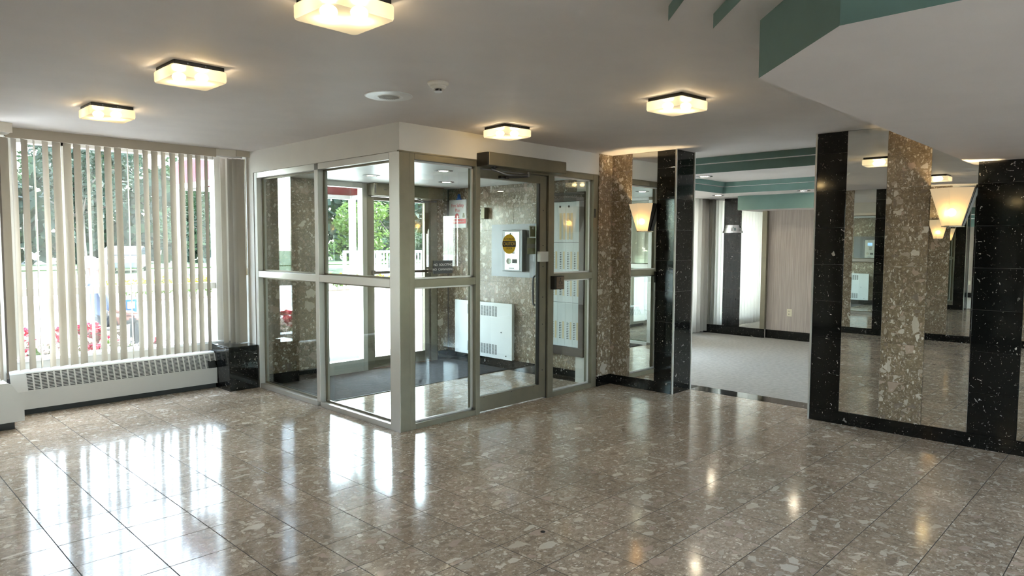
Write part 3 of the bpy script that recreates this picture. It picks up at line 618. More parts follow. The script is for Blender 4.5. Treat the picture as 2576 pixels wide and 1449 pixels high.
def slat_mesh(hgt, w=0.089):
    b = B(); n = 6
    for side, off in ((0, 0.0), (1, 0.0012)):
        for i in range(n + 1):
            u = i / n * 2 - 1; x = u * w / 2; y = 0.007 * (1 - u * u) + off
            b.v += [(x, y, 0), (x, y, hgt)]
    k = 2 * (n + 1)
    for i in range(n):
        b.f += [(2 * i, 2 * i + 2, 2 * i + 3, 2 * i + 1), (k + 2 * i + 1, k + 2 * i + 3, k + 2 * i + 2, k + 2 * i)]
    b.m = [0] * len(b.f)
    me = bpy.data.meshes.new('slat'); me.from_pydata(b.v, [], b.f); me.materials.append(MT['cream']); me.polygons.foreach_set('use_smooth', [True] * len(me.polygons)); me.update(); return me
sm = slat_mesh(2.338 - 0.403); vo = worg(vb)
def add_slat(parent, mesh, x, y, z, ang):
    o = bpy.data.objects.new('slat', mesh); COL.objects.link(o); o.parent = parent; o.location = Vector((x, y, z)) - worg(parent); o.rotation_euler = (0, 0, ang); return o
for a, b in SL:
    xc = pix((a + b) / 2, 656, 1, 6.95).x
    phi = math.atan2(6.95, xc)
    def wid(al):
        th = phi - al; d = Vector((math.cos(th), math.sin(th), 0)) * 0.0445
        p, q = proj((xc - d.x, 6.95 - d.y, 1.2)), proj((xc + d.x, 6.95 + d.y, 1.2)); return abs(q[0] - p[0])
    lo, hi = 0.0, PI / 2
    for _ in range(30):
        md = (lo + hi) / 2
        if wid(md) < (b - a): lo = md
        else: hi = md
    add_slat(vb, sm, xc, 6.95, 0.403, phi - max(lo, 0.02))
for k, (x, y, a) in enumerate(((2.985, 7.02, 0.62), (3.035, 6.975, 0.62), (3.075, 6.95, 0.60), (3.128, 6.93, 0.20))): add_slat(vb, slat_mesh(2.338 - 0.45) if k == 0 else bpy.data.meshes['slat.001'], x, y, 0.45, a)
B().tube([(3.165, 6.91, 2.34), (3.165, 6.91, 1.22)], 0.004, 6).tube([(3.165, 6.91, 1.22), (3.165, 6.905, 1.15)], 0.009, 8).build('pull_cord', 'ivory', vb)
v2 = empty('side_blind', (1.05, 6.75, 0)); tag(v2, 'edge of the cream side window blind at the left picture edge', 'blind')
bx('valance', (0.96, 1.155, 6.60, 6.812, 2.34, ZC), 'val', v2); bx('valance_cap', (0.955, 1.16, 6.592, 6.5995, 2.335, ZC), 'valp', v2)
sm2 = slat_mesh(1.95)
for k in range(5): add_slat(v2, sm2, 1.035, 6.64 + k * 0.078, 0.385, 1.2)
bx('edge_channel', (1.078, 1.09, 6.70, 6.715, 0.38, 2.34), 'brown', v2)

# ------------------------------------------------------------------ ceiling fixtures
def rbox(s, h0, h1, r=0.02, n=4):
    """rounded square ring pairs for a glass tray"""
    out = []
    for cx_, cy_, a0 in ((s - r, s - r, 0), (-s + r, s - r, PI / 2), (-s + r, -s + r, PI), (s - r, -s + r, 3 * PI / 2)):
        for i in range(n + 1): a = a0 + PI / 2 * i / n; out.append((cx_ + r * math.cos(a), cy_ + r * math.sin(a)))
    return out
def ceiling_light(x, y, rz, label):
    t = empty('ceiling_light', (x, y, ZC)); tag(t, label, 'ceiling light', 'square milk glass ceiling lights')
    b = B().box(x - 0.128, x + 0.128, y - 0.128, y + 0.128, ZC - 0.022, ZC); b.build('base_pan', 'blackm', t, bev=0.002)
    g = B(); ring = rbox(0.14, 0, 0); n = len(ring); zt, zb = ZC - 0.0225, ZC - 0.080
    rings = [([(p[0] * 0.97, p[1] * 0.97) for p in ring], zt), (ring, zt - 0.006), (ring, zb + 0.008), ([(p[0] * 0.975, p[1] * 0.975) for p in ring], zb)]
    for pts, z in rings: g.v += [(x + p[0], y + p[1], z) for p in pts]
    for i in range(len(rings) - 1): g.f += [(i * n + j, (i + 1) * n + j, (i + 1) * n + (j + 1) % n, i * n + (j + 1) % n) for j in range(n)]
    g.f.append(tuple((len(rings) - 1) * n + j for j in range(n))[::-1]); g.m = [0] * len(g.f)
    g.build('glass_tray', 'milk', t, smooth=False)
    R = 0.034
    for dx, dy in ((0.045, -0.035), (-0.045, 0.035)): B().lathe([(R * math.sin(PI * i / 8) + 1e-4, -R * 0.72 * math.cos(PI * i / 8)) for i in range(9)], (x + dx, y + dy, ZC - 0.050), 14).build('bulb', 'bulb', t, smooth=True)
    for dx in (-0.06, 0.03): B().lathe([(0.004, -0.002), (0.004, 0)], (x + dx, y - 0.128, ZC - 0.011), 8, axis='y').build('screw', 'steel', t)
    t.rotation_euler = (0, 0, rz)
for x, y, rz, lab in ((1.465, 2.325, 0, 'largest square ceiling light at the top picture edge'), (1.463, 3.822, 0, 'square ceiling light with clear rippled bottom, middle of its row'), (1.48, 5.337, 0, 'square ceiling light nearest the blinds'),
                      (3.929, 3.885, -0.1, 'small square ceiling light in front of the door operator'), (3.89, 2.332, -0.1, 'square ceiling light between smoke detector and mirror wall')):
    ceiling_light(x, y, rz, lab)
sd = empty('smoke_detector', (2.583, 3.115, ZC)); tag(sd, 'ivory smoke detector on the ceiling next to the speaker', 'smoke detector')
B().lathe([(0.062, 0), (0.062, -0.008), (0.055, -0.018), (0.047, -0.02), (0.046, -0.027), (0.035, -0.036), (0.028, -0.037)], (2.583, 3.115, ZC), 28).build('base', 'offw', sd, smooth=False)
B().lathe([(0.018, -0.037), (0.018, -0.050)], (2.583, 3.115, ZC), 16).build('chamber', 'ink', sd)
hp = B()
for k in range(6): a = k * PI / 3; hp.tube([(2.583 + 0.027 * math.cos(a), 3.115 + 0.027 * math.sin(a), ZC - 0.036), (2.583 + 0.023 * math.cos(a), 3.115 + 0.023 * math.sin(a), ZC - 0.051)], 0.0022, 6)
hp.build('cage_ribs', 'offw', sd); B().lathe([(0.024, -0.050), (0.022, -0.055), (0.012, -0.058)], (2.583, 3.115, ZC), 20).build('cap', 'white', sd)
sp = empty('ceiling_speaker', (2.595, 3.615, ZC)); tag(sp, 'round white perforated ceiling speaker', 'speaker')
B().lathe([(0.150, 0), (0.150, -0.003), (0.143, -0.006), (0.09, -0.009), (0.078, -0.007)], (2.595, 3.615, ZC), 40).build('ring', 'white', sp)
B().lathe([(0.076, -0.004), (0.07, -0.008), (0.01, -0.0105)], (2.595, 3.615, ZC), 32).build('grille', 'offw', sp)
dots = B()
for i in range(-8, 9):
    for j in range(-8, 9):
        if i * i + j * j < 60: dots.box(2.595 + i * 0.0085 - 0.0011, 2.595 + i * 0.0085 + 0.0011, 3.615 + j * 0.0085 - 0.0011, 3.615 + j * 0.0085 + 0.0011, ZC - 0.0115, ZC - 0.0098)
dots.build('perforations', 'ink', sp)['kind'] = 'stuff'
def downlight(x, y, z, label, lit=True, nm='recessed_downlight'):
    t = empty(nm, (x, y, z)); tag(t, label, 'downlight', 'round recessed downlights')
    B().lathe([(0.060, -0.0005), (0.088, -0.0005), (0.090, -0.004), (0.062, -0.006), (0.060, -0.0005)], (x, y, z), 28).build('trim_ring', 'steel', t, fix=True)
    B().lathe([(0.060, -0.0006), (0.059, -0.0015)], (x, y, z), 24).build('reflector', 'alu_w', t)
    B().lathe([(0.045, -0.0018), (0.042, -0.0035)], (x, y, z), 20).build('lamp', 'dbulb', t)
for x, y, lab in ((4.05, 5.95, 'vestibule downlight seen over the side screen'), (4.25, 5.05, 'vestibule downlight cut by the corner post'), (5.03, 5.93, 'vestibule downlight above the no soliciting sign')): downlight(x, y, ZV, lab)
for x, y, lab in ((7.05, 3.86, 'side room downlight on the near soffit beside black pillar'), (9.78, 3.82, 'side room downlight over the wallpaper wall'), (9.85, 5.15, 'side room downlight above the drapes'), (7.05, 1.6, 'side room downlight hidden behind the mirror wall'), (9.78, 1.6, 'side room downlight at the far hidden end')): downlight(x, y, zs, lab)

# ------------------------------------------------------------------ sconces
def sconce(x, yc, sgn, zt, zb, label):
    """sgn -1: stands off the wall towards -x"""
    t = empty('wall_sconce', (x, yc, zb)); tag(t, label, 'sconce', 'tapered parchment wall sconces')
    wt, wb_ = 0.142, 0.064; dt, db = 0.150, 0.105; et, eb = 0.085, 0.05     # half widths, fold depth, end depth
    P = lambda dx, dy, z: (x + sgn * dx, yc + dy, z)
    pts = lambda w, d, e, z: [P(e, -w, z), P(d, 0, z), P(e, w, z)]
    def sheet(o_): return pts(wt - o_, dt - o_, et, zt), pts(wb_ - o_, db - o_, eb, zb)
    b = B(); (a, c), (a2, c2) = sheet(0), sheet(0.004)
    b.add(a + c + a2 + c2, [(0, 1, 4, 3), (1, 2, 5, 4), (6, 9, 10, 7), (7, 10, 11, 8), (0, 6, 7, 1), (1, 7, 8, 2), (3, 4, 10, 9), (4, 5, 11, 10), (0, 3, 9, 6), (2, 8, 11, 5)]); b.build('shade', 'shade', t, fix=True)
    b = B()
    for s_ in (-1, 1):
        q = [P(0.009, s_ * (wt - 0.004), zt), P(et, s_ * wt, zt), P(eb, s_ * wb_, zb), P(0.009, s_ * (wb_ - 0.004), zb)]
        r = [(v[0], v[1] - s_ * 0.003, v[2]) for v in q]
        b.add(q + r, [(0, 1, 2, 3), (7, 6, 5, 4), (0, 4, 5, 1), (1, 5, 6, 2), (2, 6, 7, 3), (3, 7, 4, 0)])
    b.build('side_plates', 'blackm', t, fix=True)
    q = [P(0.009, -wt + 0.004, zt), P(0.009, wt - 0.004, zt), P(0.009, wb_ - 0.004, zb), P(0.009, -wb_ + 0.004, zb)]; r = [(v[0] + sgn * 0.004, v[1], v[2]) for v in q]
    B().add(q + r, [(0, 1, 2, 3), (7, 6, 5, 4), (0, 4, 5, 1), (1, 5, 6, 2), (2, 6, 7, 3), (3, 7, 4, 0)]).build('back_plate', 'blackm', t, fix=True)
    q = [P(0.009, -wb_ + 0.003, zb - 0.003), P(eb + 0.004, -wb_, zb - 0.003), P(db + 0.004, 0, zb - 0.003), P(eb + 0.004, wb_, zb - 0.003), P(0.009, wb_ - 0.003, zb - 0.003)]; r = [(v[0], v[1], v[2] - 0.006) for v in q]
    B().add(q + r, [(0, 1, 2, 3, 4), (9, 8, 7, 6, 5)] + [(i, 5 + i, 5 + (i + 1) % 5, (i + 1) % 5) for i in range(5)]).build('bottom_edge', 'ivory', t, fix=True)
    R = 0.03; bl_ = B().lathe([(R * math.sin(PI * i / 8) + 1e-4, -R * math.cos(PI * i / 8)) for i in range(9)], P(0.062, 0.0, zb + 0.095), 12); bl_.build('bulb', 'sbulb', t, smooth=True)
    B().lathe([(0.013, -0.06), (0.013, -0.028)], P(0.062, 0.0, zb + 0.095), 12).build('lamp_holder', 'ivory', t)
sconce(XR - 0.008, 1.215, -1, 1.905, 1.632, 'large lit parchment sconce on the mirror strip nearest the viewer')
sconce(XR - 0.008, 3.895, -1, 1.893, 1.62, 'smaller lit parchment sconce beside the brown stone pier')
sconce(XLW + 0.012, 2.70, 1, 1.885, 1.60, 'lit sconce on the opposite wall seen in the mirror')
# stepped chrome sconce in the side room
cs = empty('chrome_sconce', (10.62, 5.297, 1.68)); tag(cs, 'stepped chrome wall light on the black pillar in the side room', 'sconce')
for nm, r0, r1, z0, z1 in (('lower_tier', 0.17, 0.165, 1.68, 1.715), ('middle_tier', 0.152, 0.148, 1.7155, 1.765), ('upper_tier', 0.13, 0.125, 1.7655, 1.81)):
    b = B(); n = 18; ring = []
    for z, r in ((z0, r0), (z1, r1)):
        b.v += [(10.647 - r * 0.72 * math.sin(PI * i / n), 5.297 + r * math.cos(PI * i / n), z) for i in range(n + 1)]
    k = n + 1; b.f = [(i, i + 1, k + i + 1, k + i) for i in range(n)] + [tuple(range(k))[::-1], tuple(range(k, 2 * k)), (0, k, 2 * k - 1, k - 1)]; b.m = [0] * len(b.f)
    b.build(nm, 'chrome', cs, fix=True)

# ------------------------------------------------------------------ things on the entrance screen
op = empty('door_operator', (4.5, YD, 2.14)); tag(op, 'long champagne aluminium door operator box above the automatic door', 'door operator')
bx('housing', (4.006, 5.012, YD - 0.14, YD - 0.007, 2.143, 2.252), 'alu', op, bev=0.004)
bx('end_cap', (3.990, 4.0055, YD - 0.139, YD - 0.007, 2.138, 2.25), 'blackm', op)
B().lathe([(0.03, 0), (0.026, -0.012), (0.012, -0.02)], (4.13, YD - 0.07, 2.143), 16).build('spindle', 'ink', op)
B().tube([(4.10, YD - 0.07, 2.118), (4.16, YD - 0.085, 2.105), (4.22, YD - 0.13, 2.078), (4.25, YD - 0.135, 2.076), (4.47, YD - 0.15, 2.092)], 0.011, 8).build('swing_arm', 'steel', op, smooth=True)
B().lathe([(0.014, -0.014), (0.014, 0.022), (0.006, 0.028)], (4.475, YD - 0.15, 2.092), 12).build('pivot', 'steel', op)
B().tube([(4.475, YD - 0.15, 2.078), (4.33, YD - 0.02, 2.068)], 0.008, 8).build('link_arm', 'blackm', op)
bx('shoe', (4.27, 4.37, YD - 0.012, YD + 0.019, 2.058, 2.082), 'blackm', op)
ns = bx('no_soliciting_sign', (3.558, 3.763, YD + 0.047, YD + 0.0545, 1.237, 1.344), 'blackm'); tag(ns, 'small black plate reading no soliciting, no canvassing', 'sign')
text('lettering', 'NO  SOLICITING', 0.027, 'paper', ns, (3.6605, YD + 0.0465, 1.309), (PI / 2, 0, 0)); text('lettering', 'NO  CANVASSING', 0.027, 'paper', ns, (3.6605, YD + 0.0465, 1.270), (PI / 2, 0, 0))
ct = B().lathe([(0.088, -0.0015), (0.088, 0)], (4.43, YD + 0.0395, 1.482), 40, axis='y').build('caution_sticker', 'yellow'); tag(ct, 'round yellow and black automatic caution door sticker', 'sticker')
b = B(); hh = 0.026; R = 0.0875; pts = []
a0 = math.asin(hh / R)
for i in range(13): a = -a0 + 2 * a0 * i / 12; pts.append((4.43 + R * math.cos(a), 1.484 + R * math.sin(a)))
for i in range(13): a = PI - a0 + 2 * a0 * i / 12; pts.append((4.43 + R * math.cos(a), 1.484 + R * math.sin(a)))
b.prism(pts, 'y', YD + 0.0370, YD + 0.0378); b.build('black_band', 'ink', ct, fix=True)
text('lettering', 'CAUTION', 0.043, 'yellow', ct, (4.43, YD + 0.0365, 1.484), (PI / 2, 0, 0), sx=0.82); text('lettering', 'AUTOMATIC', 0.025, 'ink', ct, (4.43, YD + 0.0375, 1.526), (PI / 2, 0, 0), sx=0.95); text('lettering', 'DOOR', 0.025, 'ink', ct, (4.43, YD + 0.0375, 1.443), (PI / 2, 0, 0), sx=0.95)
n1 = bx('glass_notice', (4.706, 4.797 - 0.002, YD + 0.0468, YD + 0.0484, 1.545, 1.655), 'paper'); tag(n1, 'small white bordered notice with olive print on the door glass', 'notice'); bx('print', (4.714, 4.787, YD + 0.0461, YD + 0.0467, 1.553, 1.647), 'olive', n1); text('lettering', '45', 0.03, 'panel', n1, (4.755, YD + 0.0458, 1.63), (PI / 2, 0, 0))
n2 = bx('door_decal', (4.678, 4.794, YD + 0.0468, YD + 0.0484, 1.388, 1.541), 'olive'); tag(n2, 'olive green decal in three bands on the door glass', 'decal'); bx('band', (4.679, 4.793, YD + 0.0461, YD + 0.0467, 1.445, 1.485), 'khaki', n2)
btn = empty('push_plate', (5.03, YD, 1.055)); tag(btn, 'brown wheelchair push plate on a black box beside the door', 'door button')
bx('housing', (4.957, 5.098, YD - 0.052, YD - 0.0005, 1.05, 1.178), 'blackm', btn); pl = bx('plate', (4.985, 5.093, YD - 0.058, YD - 0.0525, 1.056, 1.172), 'brown2', btn, bev=0.002)
wc = B().lathe([(0.007, -0.001), (0.007, 0)], (5.037, YD - 0.0585, 1.155), 12, axis='y')
wc.tube([(5.037, YD - 0.059, 1.147), (5.038, YD - 0.059, 1.125), (5.055, YD - 0.059, 1.123), (5.062, YD - 0.059, 1.108), (5.068, YD - 0.059, 1.108)], 0.0025, 6)
wc.tube([(5.037 + 0.018 * math.cos(a) - 0.002, YD - 0.059, 1.117 + 0.018 * math.sin(a)) for a in [2.2 + k * 0.35 for k in range(13)]], 0.002, 6)
wc.build('wheelchair_symbol', 'ink', btn); text('lettering', 'PUSH TO OPEN', 0.011, 'ink', btn, (5.038, YD - 0.0585, 1.082), (PI / 2, 0, 0))
sw = bx('reader_strip', (5.628, 5.655, YD - 0.006, YD - 0.0002, 1.755, 1.846), 'ink'); tag(sw, 'narrow dark sensor strip on the door frame post', 'sensor')

# ------------------------------------------------------------------ inside the vestibule
em = bx('entrance_mat', (XL + 0.125, XV - 0.02, 5.637, YO - 0.02, 0.0003, 0.009), 'mat'); tag(em, 'charcoal ribbed entrance mat on the vestibule floor', 'mat'); bx('rubber_edge', (XL + 0.125, XV - 0.02, 5.622, 5.6365, 0.0003, 0.007), 'rubber', em)
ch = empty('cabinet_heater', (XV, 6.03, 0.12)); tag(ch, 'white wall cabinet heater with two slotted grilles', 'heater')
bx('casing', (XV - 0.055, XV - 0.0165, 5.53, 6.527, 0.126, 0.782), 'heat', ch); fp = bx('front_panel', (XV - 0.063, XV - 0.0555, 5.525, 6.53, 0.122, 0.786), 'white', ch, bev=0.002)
for za, zb_ in ((0.622, 0.742), (0.165, 0.285)):
    g = B()
    for k in range(11):
        yc_ = 5.79 + k * 0.0485
        for j in range(13):
            z = za + (zb_ - za) * (j + 0.5) / 13; g.box(XV - 0.0645, XV - 0.0625, yc_ - 0.017, yc_ + 0.017, z - 0.0026, z + 0.0026)
    g.build('grille', 'dark', ch)['kind'] = 'stuff'
for yy, zz in ((5.70, 0.44), (5.62, 0.165)): B().lathe([(0.008, -0.004), (0.008, 0)], (XV - 0.063, yy, zz), 12, axis='x').build('latch', 'ink', ch)
ip = bx('intercom_backplate', (XV - 0.006, XV + 0.0, 5.155, 5.925, 1.10, 1.714), 'steel'); tag(ip, 'wide stainless steel plate on the vestibule wall behind intercom', 'backplate')
iu = empty('intercom', (XV, 5.52, 1.167)); tag(iu, 'tall stainless entry intercom with blue screen', 'intercom')
bx('body', (XV - 0.065, XV - 0.0065, 5.362, 5.686, 1.167, 1.645), 'steel', iu, bev=0.006); bx('bezel', (XV - 0.068, XV - 0.0655, 5.405, 5.64, 1.185, 1.625), 'alu_w', iu, bev=0.001)
bx('screen', (XV - 0.0705, XV - 0.0685, 5.47, 5.575, 1.485, 1.555), 'lcd', iu); bx('card_reader', (XV - 0.072, XV - 0.0685, 5.445, 5.515, 1.262, 1.308), 'ink', iu)
g = B()
for i in range(4):
    for j in range(3): g.box(XV - 0.072, XV - 0.0685, 5.485 + j * 0.022, 5.498 + j * 0.022, 1.375 + i * 0.022, 1.388 + i * 0.022)
g.build('keypad', 'ink', iu)['kind'] = 'stuff'
B().lathe([(0.004, -0.003), (0.004, 0)], (XV - 0.0685, 5.52, 1.60), 10, axis='x').lathe([(0.010, -0.003), (0.010, 0)], (XV - 0.0685, 5.55, 1.60), 14, axis='x').build('camera_lens', 'ink', iu)
B().lathe([(0.034, -0.004), (0.034, 0)], (XV - 0.0685, 5.575, 1.285), 24, axis='x').build('speaker_disc', 'chrome', iu); bx('maker_plate', (XV - 0.0705, XV - 0.0685, 5.49, 5.57, 1.195, 1.21), 'steel', iu)
fs = empty('fire_safety_poster', (XV, 6.525, 1.684)); tag(fs, 'white fire safety plan box with red band on vestibule wall', 'sign')
bx('board', (XV - 0.022, XV - 0.0005, 6.367, 6.683, 1.684, 2.033), 'paper', fs); bx('red_band', (XV - 0.0228, XV - 0.0222, 6.368, 6.682, 1.735, 1.795), 'red', fs)
RX = (PI / 2, 0, -PI / 2)
text('lettering', 'Fire Safety', 0.062, 'red', fs, (XV - 0.0226, 6.525, 1.962), RX, sx=0.9); text('lettering', 'Plan', 0.062, 'red', fs, (XV - 0.0226, 6.525, 1.900), RX, sx=0.9); text('lettering', 'www.safetymedia.com', 0.028, 'paper', fs, (XV - 0.0232, 6.525, 1.765), RX)
b = B().lathe([(0.034, -0.001), (0.034, 0)], (XV - 0.0222, 6.535, 1.832), 20, axis='x').box(XV - 0.0234, XV - 0.0222, 6.49, 6.585, 1.808, 1.818); b.build('helmet_picture', 'red', fs); B().lathe([(0.017, -0.001), (0.017, 0)], (XV - 0.0222, 6.41, 1.852), 12, axis='x').box(XV - 0.0234, XV - 0.0222, 6.39, 6.43, 1.808, 1.84).build('extinguisher_picture', 'alu', fs)
bt = B().box(XV - 0.02, XV - 0.0005, 6.47, 6.55, 2.034, 2.05).box(XV - 0.02, XV - 0.0005, 6.49, 6.53, 2.05, 2.088).lathe([(0.018, -0.018), (0.018, 0)], (XV - 0.001, 6.51, 2.09), 12, axis='x').build('blue_tag', 'blue'); tag(bt, 'small bright blue object perched on top of the fire safety box', 'tag')
wbx = empty('wall_box', (XV, 6.06, 1.78)); tag(wbx, 'small grey wall box with bracket above the intercom plate', 'wall box'); bx('case', (XV - 0.07, XV - 0.0005, 5.985, 6.05, 1.785, 1.92), 'alu', wbx, bev=0.004); bx('bracket', (XV - 0.03, XV - 0.0005, 6.0505, 6.11, 1.785, 1.915), 'white', wbx); B().tube([(XV - 0.035, 6.085, 1.90), (XV - 0.05, 6.09, 1.86), (XV - 0.035, 6.085, 1.84)], 0.005, 6).build('cable', 'ink', wbx)
# tenants' directory and buzzer board
db_ = empty('directory_board', (XV, 4.78, 0.28)); tag(db_, 'tall bronze framed tenant directory and buzzer board', 'directory')
Y0, Y1, Z0, Z1 = 4.487, 5.06, 0.281, 2.037
bx('backing', (XV - 0.02, XV - 0.0005, Y0 + 0.01, Y1 - 0.01, Z0 + 0.01, Z1 - 0.01), 'dark', db_)
for nm, lim in (('frame_rail', (Y0, Y1, 1.942, Z1)), ('frame_rail', (Y0, Y1, Z0, 0.372)), ('frame_stile', (Y0, 4.548, 0.373, 1.941)), ('frame_stile', (5.0, Y1, 0.373, 1.941))): bx(nm, (XV - 0.05, XV - 0.0205, *lim), 'brown', db_, bev=0.003)
g = B()
for k in range(24): a = 4.51 + k * 0.0225; g.tube([(XV - 0.0515, a, 1.975), (XV - 0.0535, a + 0.012, 1.992), (XV - 0.0515, a + 0.024, 2.006)], 0.004, 5); g.tube([(XV - 0.0515, a, 2.006), (XV - 0.0525, a + 0.012, 1.99), (XV - 0.0515, a + 0.024, 1.975)], 0.004, 5)
g.build('braid_relief', 'brown2', db_)['kind'] = 'stuff'
bx('inner_bead', (XV - 0.048, XV - 0.0205, 4.5485, 4.556, 0.373, 1.941), 'brown2', db_)
cols = [(4.557, 4.648), (4.650, 4.752), (4.754, 4.858), (4.860, 4.998)]; rows = [(0.376, 0.852), (0.856, 1.500), (1.504, 1.938)]
for ci, (a, b_) in enumerate(cols):
    for ri, (z0, z1) in enumerate(rows):
        pn = bx('panel', (XV - 0.028, XV - 0.0205, a, b_, z0, z1), 'panel', db_)
        if ri == 2 and ci in (1, 2):
            bx('name_strip', (XV - 0.0295, XV - 0.0285, a + 0.008, a + 0.036, z0 + 0.03, z1 - 0.12), 'strip', pn); bx('name_strip', (XV - 0.0295, XV - 0.0285, a + 0.058, a + 0.088, z0 + 0.03, z1 - 0.12), 'strip', pn)
            g = B()
            for j in range(22):
                for yy in (a + 0.042, a + 0.052): g.box(XV - 0.0305, XV - 0.0285, yy - 0.002, yy + 0.002, z0 + 0.04 + j * 0.0125, z0 + 0.0445 + j * 0.0125)
            g.lathe([(0.012, -0.003), (0.012, 0)], (XV - 0.0285, a + (0.062 if ci == 1 else 0.08), z1 - 0.05), 14, axis='x'); g.build('button_rows', 'ink', pn)['kind'] = 'stuff'
        elif ri in (0, 1):
            g = B(); zz0 = (0.93 if ri else 0.43)
            for blk, n in (((1.22 if ri else 0.46), 10),) + ((((0.93, 10),)) if ri else ()):
                for j in range(n):
                    z = blk + j * 0.0185; g.box(XV - 0.031, XV - 0.0285, a + 0.062, a + 0.078, z, z + 0.008); g.box(XV - 0.0295, XV - 0.0285, a + 0.048, a + 0.060, z + 0.002, z + 0.005)
                bx('name_strip', (XV - 0.0295, XV - 0.0285, a + 0.012, a + 0.036, blk - 0.004, blk + n * 0.0185), 'strip', pn)
            g.build('button_rows', 'ink', pn)['kind'] = 'stuff'
oo = empty('outer_door_operator', (5.06, YO, 2.03)); tag(oo, 'grey operator box above the outer entrance door', 'door operator')
bx('housing', (4.53, 5.56, YO - 0.13, YO - 0.0005, 2.032, ZV - 0.002), 'alu', oo, bev=0.004); B().tube([(5.20, YO - 0.06, 2.028), (5.26, YO - 0.11, 1.99), (5.45, YO - 0.115, 2.0)], 0.01, 8).tube([(5.45, YO - 0.115, 2.004), (5.30, YO - 0.012, 2.008)], 0.007, 8).build('swing_arm', 'steel', oo); bx('label_strip', (4.537, 4.552, YO - 0.1318, YO - 0.1305, 2.06, 2.15), 'ink', oo); bx('label_strip', (4.66, 4.70, YO - 0.1318, YO - 0.1305, 2.095, 2.11), 'ink', oo)
# side room: drapes and outlet
rd = random.Random(11)
def drape(x0, x1, label):
    n = int((x1 - x0) / 0.02); b = B(); zt, zb_ = 2.285, 0.03
    for z in (zt, 1.6, 0.9, zb_):
        for i in range(n + 1):
            x = x0 + (x1 - x0) * i / n; amp = 0.045 * (0.75 + 0.25 * math.sin(x * 3.1)); b.v.append((x, 5.74 + amp * math.sin((x - x0) * 2 * PI / 0.115 + 0.15 * math.sin(z * 2)), z))
    for r in range(3): b.f += [(r * (n + 1) + i, r * (n + 1) + i + 1, (r + 1) * (n + 1) + i + 1, (r + 1) * (n + 1) + i) for i in range(n)]
    b.m = [0] * len(b.f); t = empty('drape', ((x0 + x1) / 2, 5.74, zb_)); tag(t, label, 'curtain', 'pleated side room drapes'); o = b.build('cloth', 'drape', t, smooth=True); md = o.modifiers.new('thick', 'SOLIDIFY'); md.thickness = 0.003
    bx('heading', (x0, x1, 5.715, 5.77, zt, zt + 0.012), 'white', t)
drape(10.16, 10.60, 'cream pleated drape in the corner next to the side room mirror'); drape(8.5, 10.13, 'cream pleated drape hidden by the black pillar'); drape(6.9, 7.6, 'cream pleated drape at the near end of the side room window')
ol = bx('power_outlet', (10.702, 10.71, 4.305, 4.383, 0.37, 0.486), 'ivory', bev=0.002); tag(ol, 'ivory duplex power outlet low on the striped wallpaper', 'outlet')
g = B()
for z in (0.405, 0.452):
    for y in (4.332, 4.352): g.box(10.7005, 10.7018, y, y + 0.005, z - 0.008, z + 0.008)
g.build('sockets', 'ink', ol)
fp_ = pix(1365.8, 1338, 2, 0.0)
pg = B().lathe([(0.013, 0.0004), (0.012, 0.0025), (0.006, 0.003)], (fp_.x, fp_.y, 0), 16).build('floor_plug', 'rubber'); tag(pg, 'tiny black disc lying on the open floor tiles', 'disc')
# ------------------------------------------------------------------ outdoors
GZ = -0.10
gd = B().box(-60, 90, 7.42, 27.0, GZ - 0.3, GZ).box(-60, 90, -70, YB - 0.2, GZ - 0.3, GZ).box(-60, XLW - 0.15, YB - 0.2, 7.42, GZ - 0.3, GZ).box(10.95, 90, YB - 0.2, 7.42, GZ - 0.3, GZ).build('pavement', 'concrete'); tag(gd, 'bright concrete driveway outside the entrance', 'driveway', kind=ST)
tag(bx('road', (13.5, 21.0, 34.0, 44, GZ - 0.3, GZ - 0.01), 'concrete'), 'pale road beyond the lawn', 'road', kind=ST)
tag(B().box(-60, 110, 27.0, 34.0, GZ - 0.3, GZ + 0.02).box(-60, 13.5, 34.0, 44, GZ - 0.3, GZ + 0.02).box(21.0, 110, 34.0, 44, GZ - 0.3, GZ + 0.02).build('lawn', 'lawn'), 'sunlit green lawn strip beyond the driveway', 'lawn', kind=ST)
tag(bx('lawn_far', (-60, 130, 44, 130, GZ - 0.3, GZ + 0.08), 'lawn'), 'shaded lawn under the trees across the road', 'lawn', kind=ST)
om = bx('outdoor_mat', (3.9, 6.2, 7.1, 8.35, GZ, GZ + 0.02), 'mat'); tag(om, 'dark mat lying outside the entrance door', 'mat')
tag(bx('entrance_slab', (3.0, 6.2, 6.85, 7.42, GZ - 0.3, -0.01), 'concrete'), 'concrete step outside the entrance', 'step', kind=ST)
# unseen block added above the rooms so daylight does not leak in
tag(bx('light_block', (XLW - 0.3, 11.1, YB - 0.3, 7.5, ZC + 0.26, ZC + 1.6), 'wall'), 'unseen block added above the lobby to stop light leaks', 'building', kind=ST)
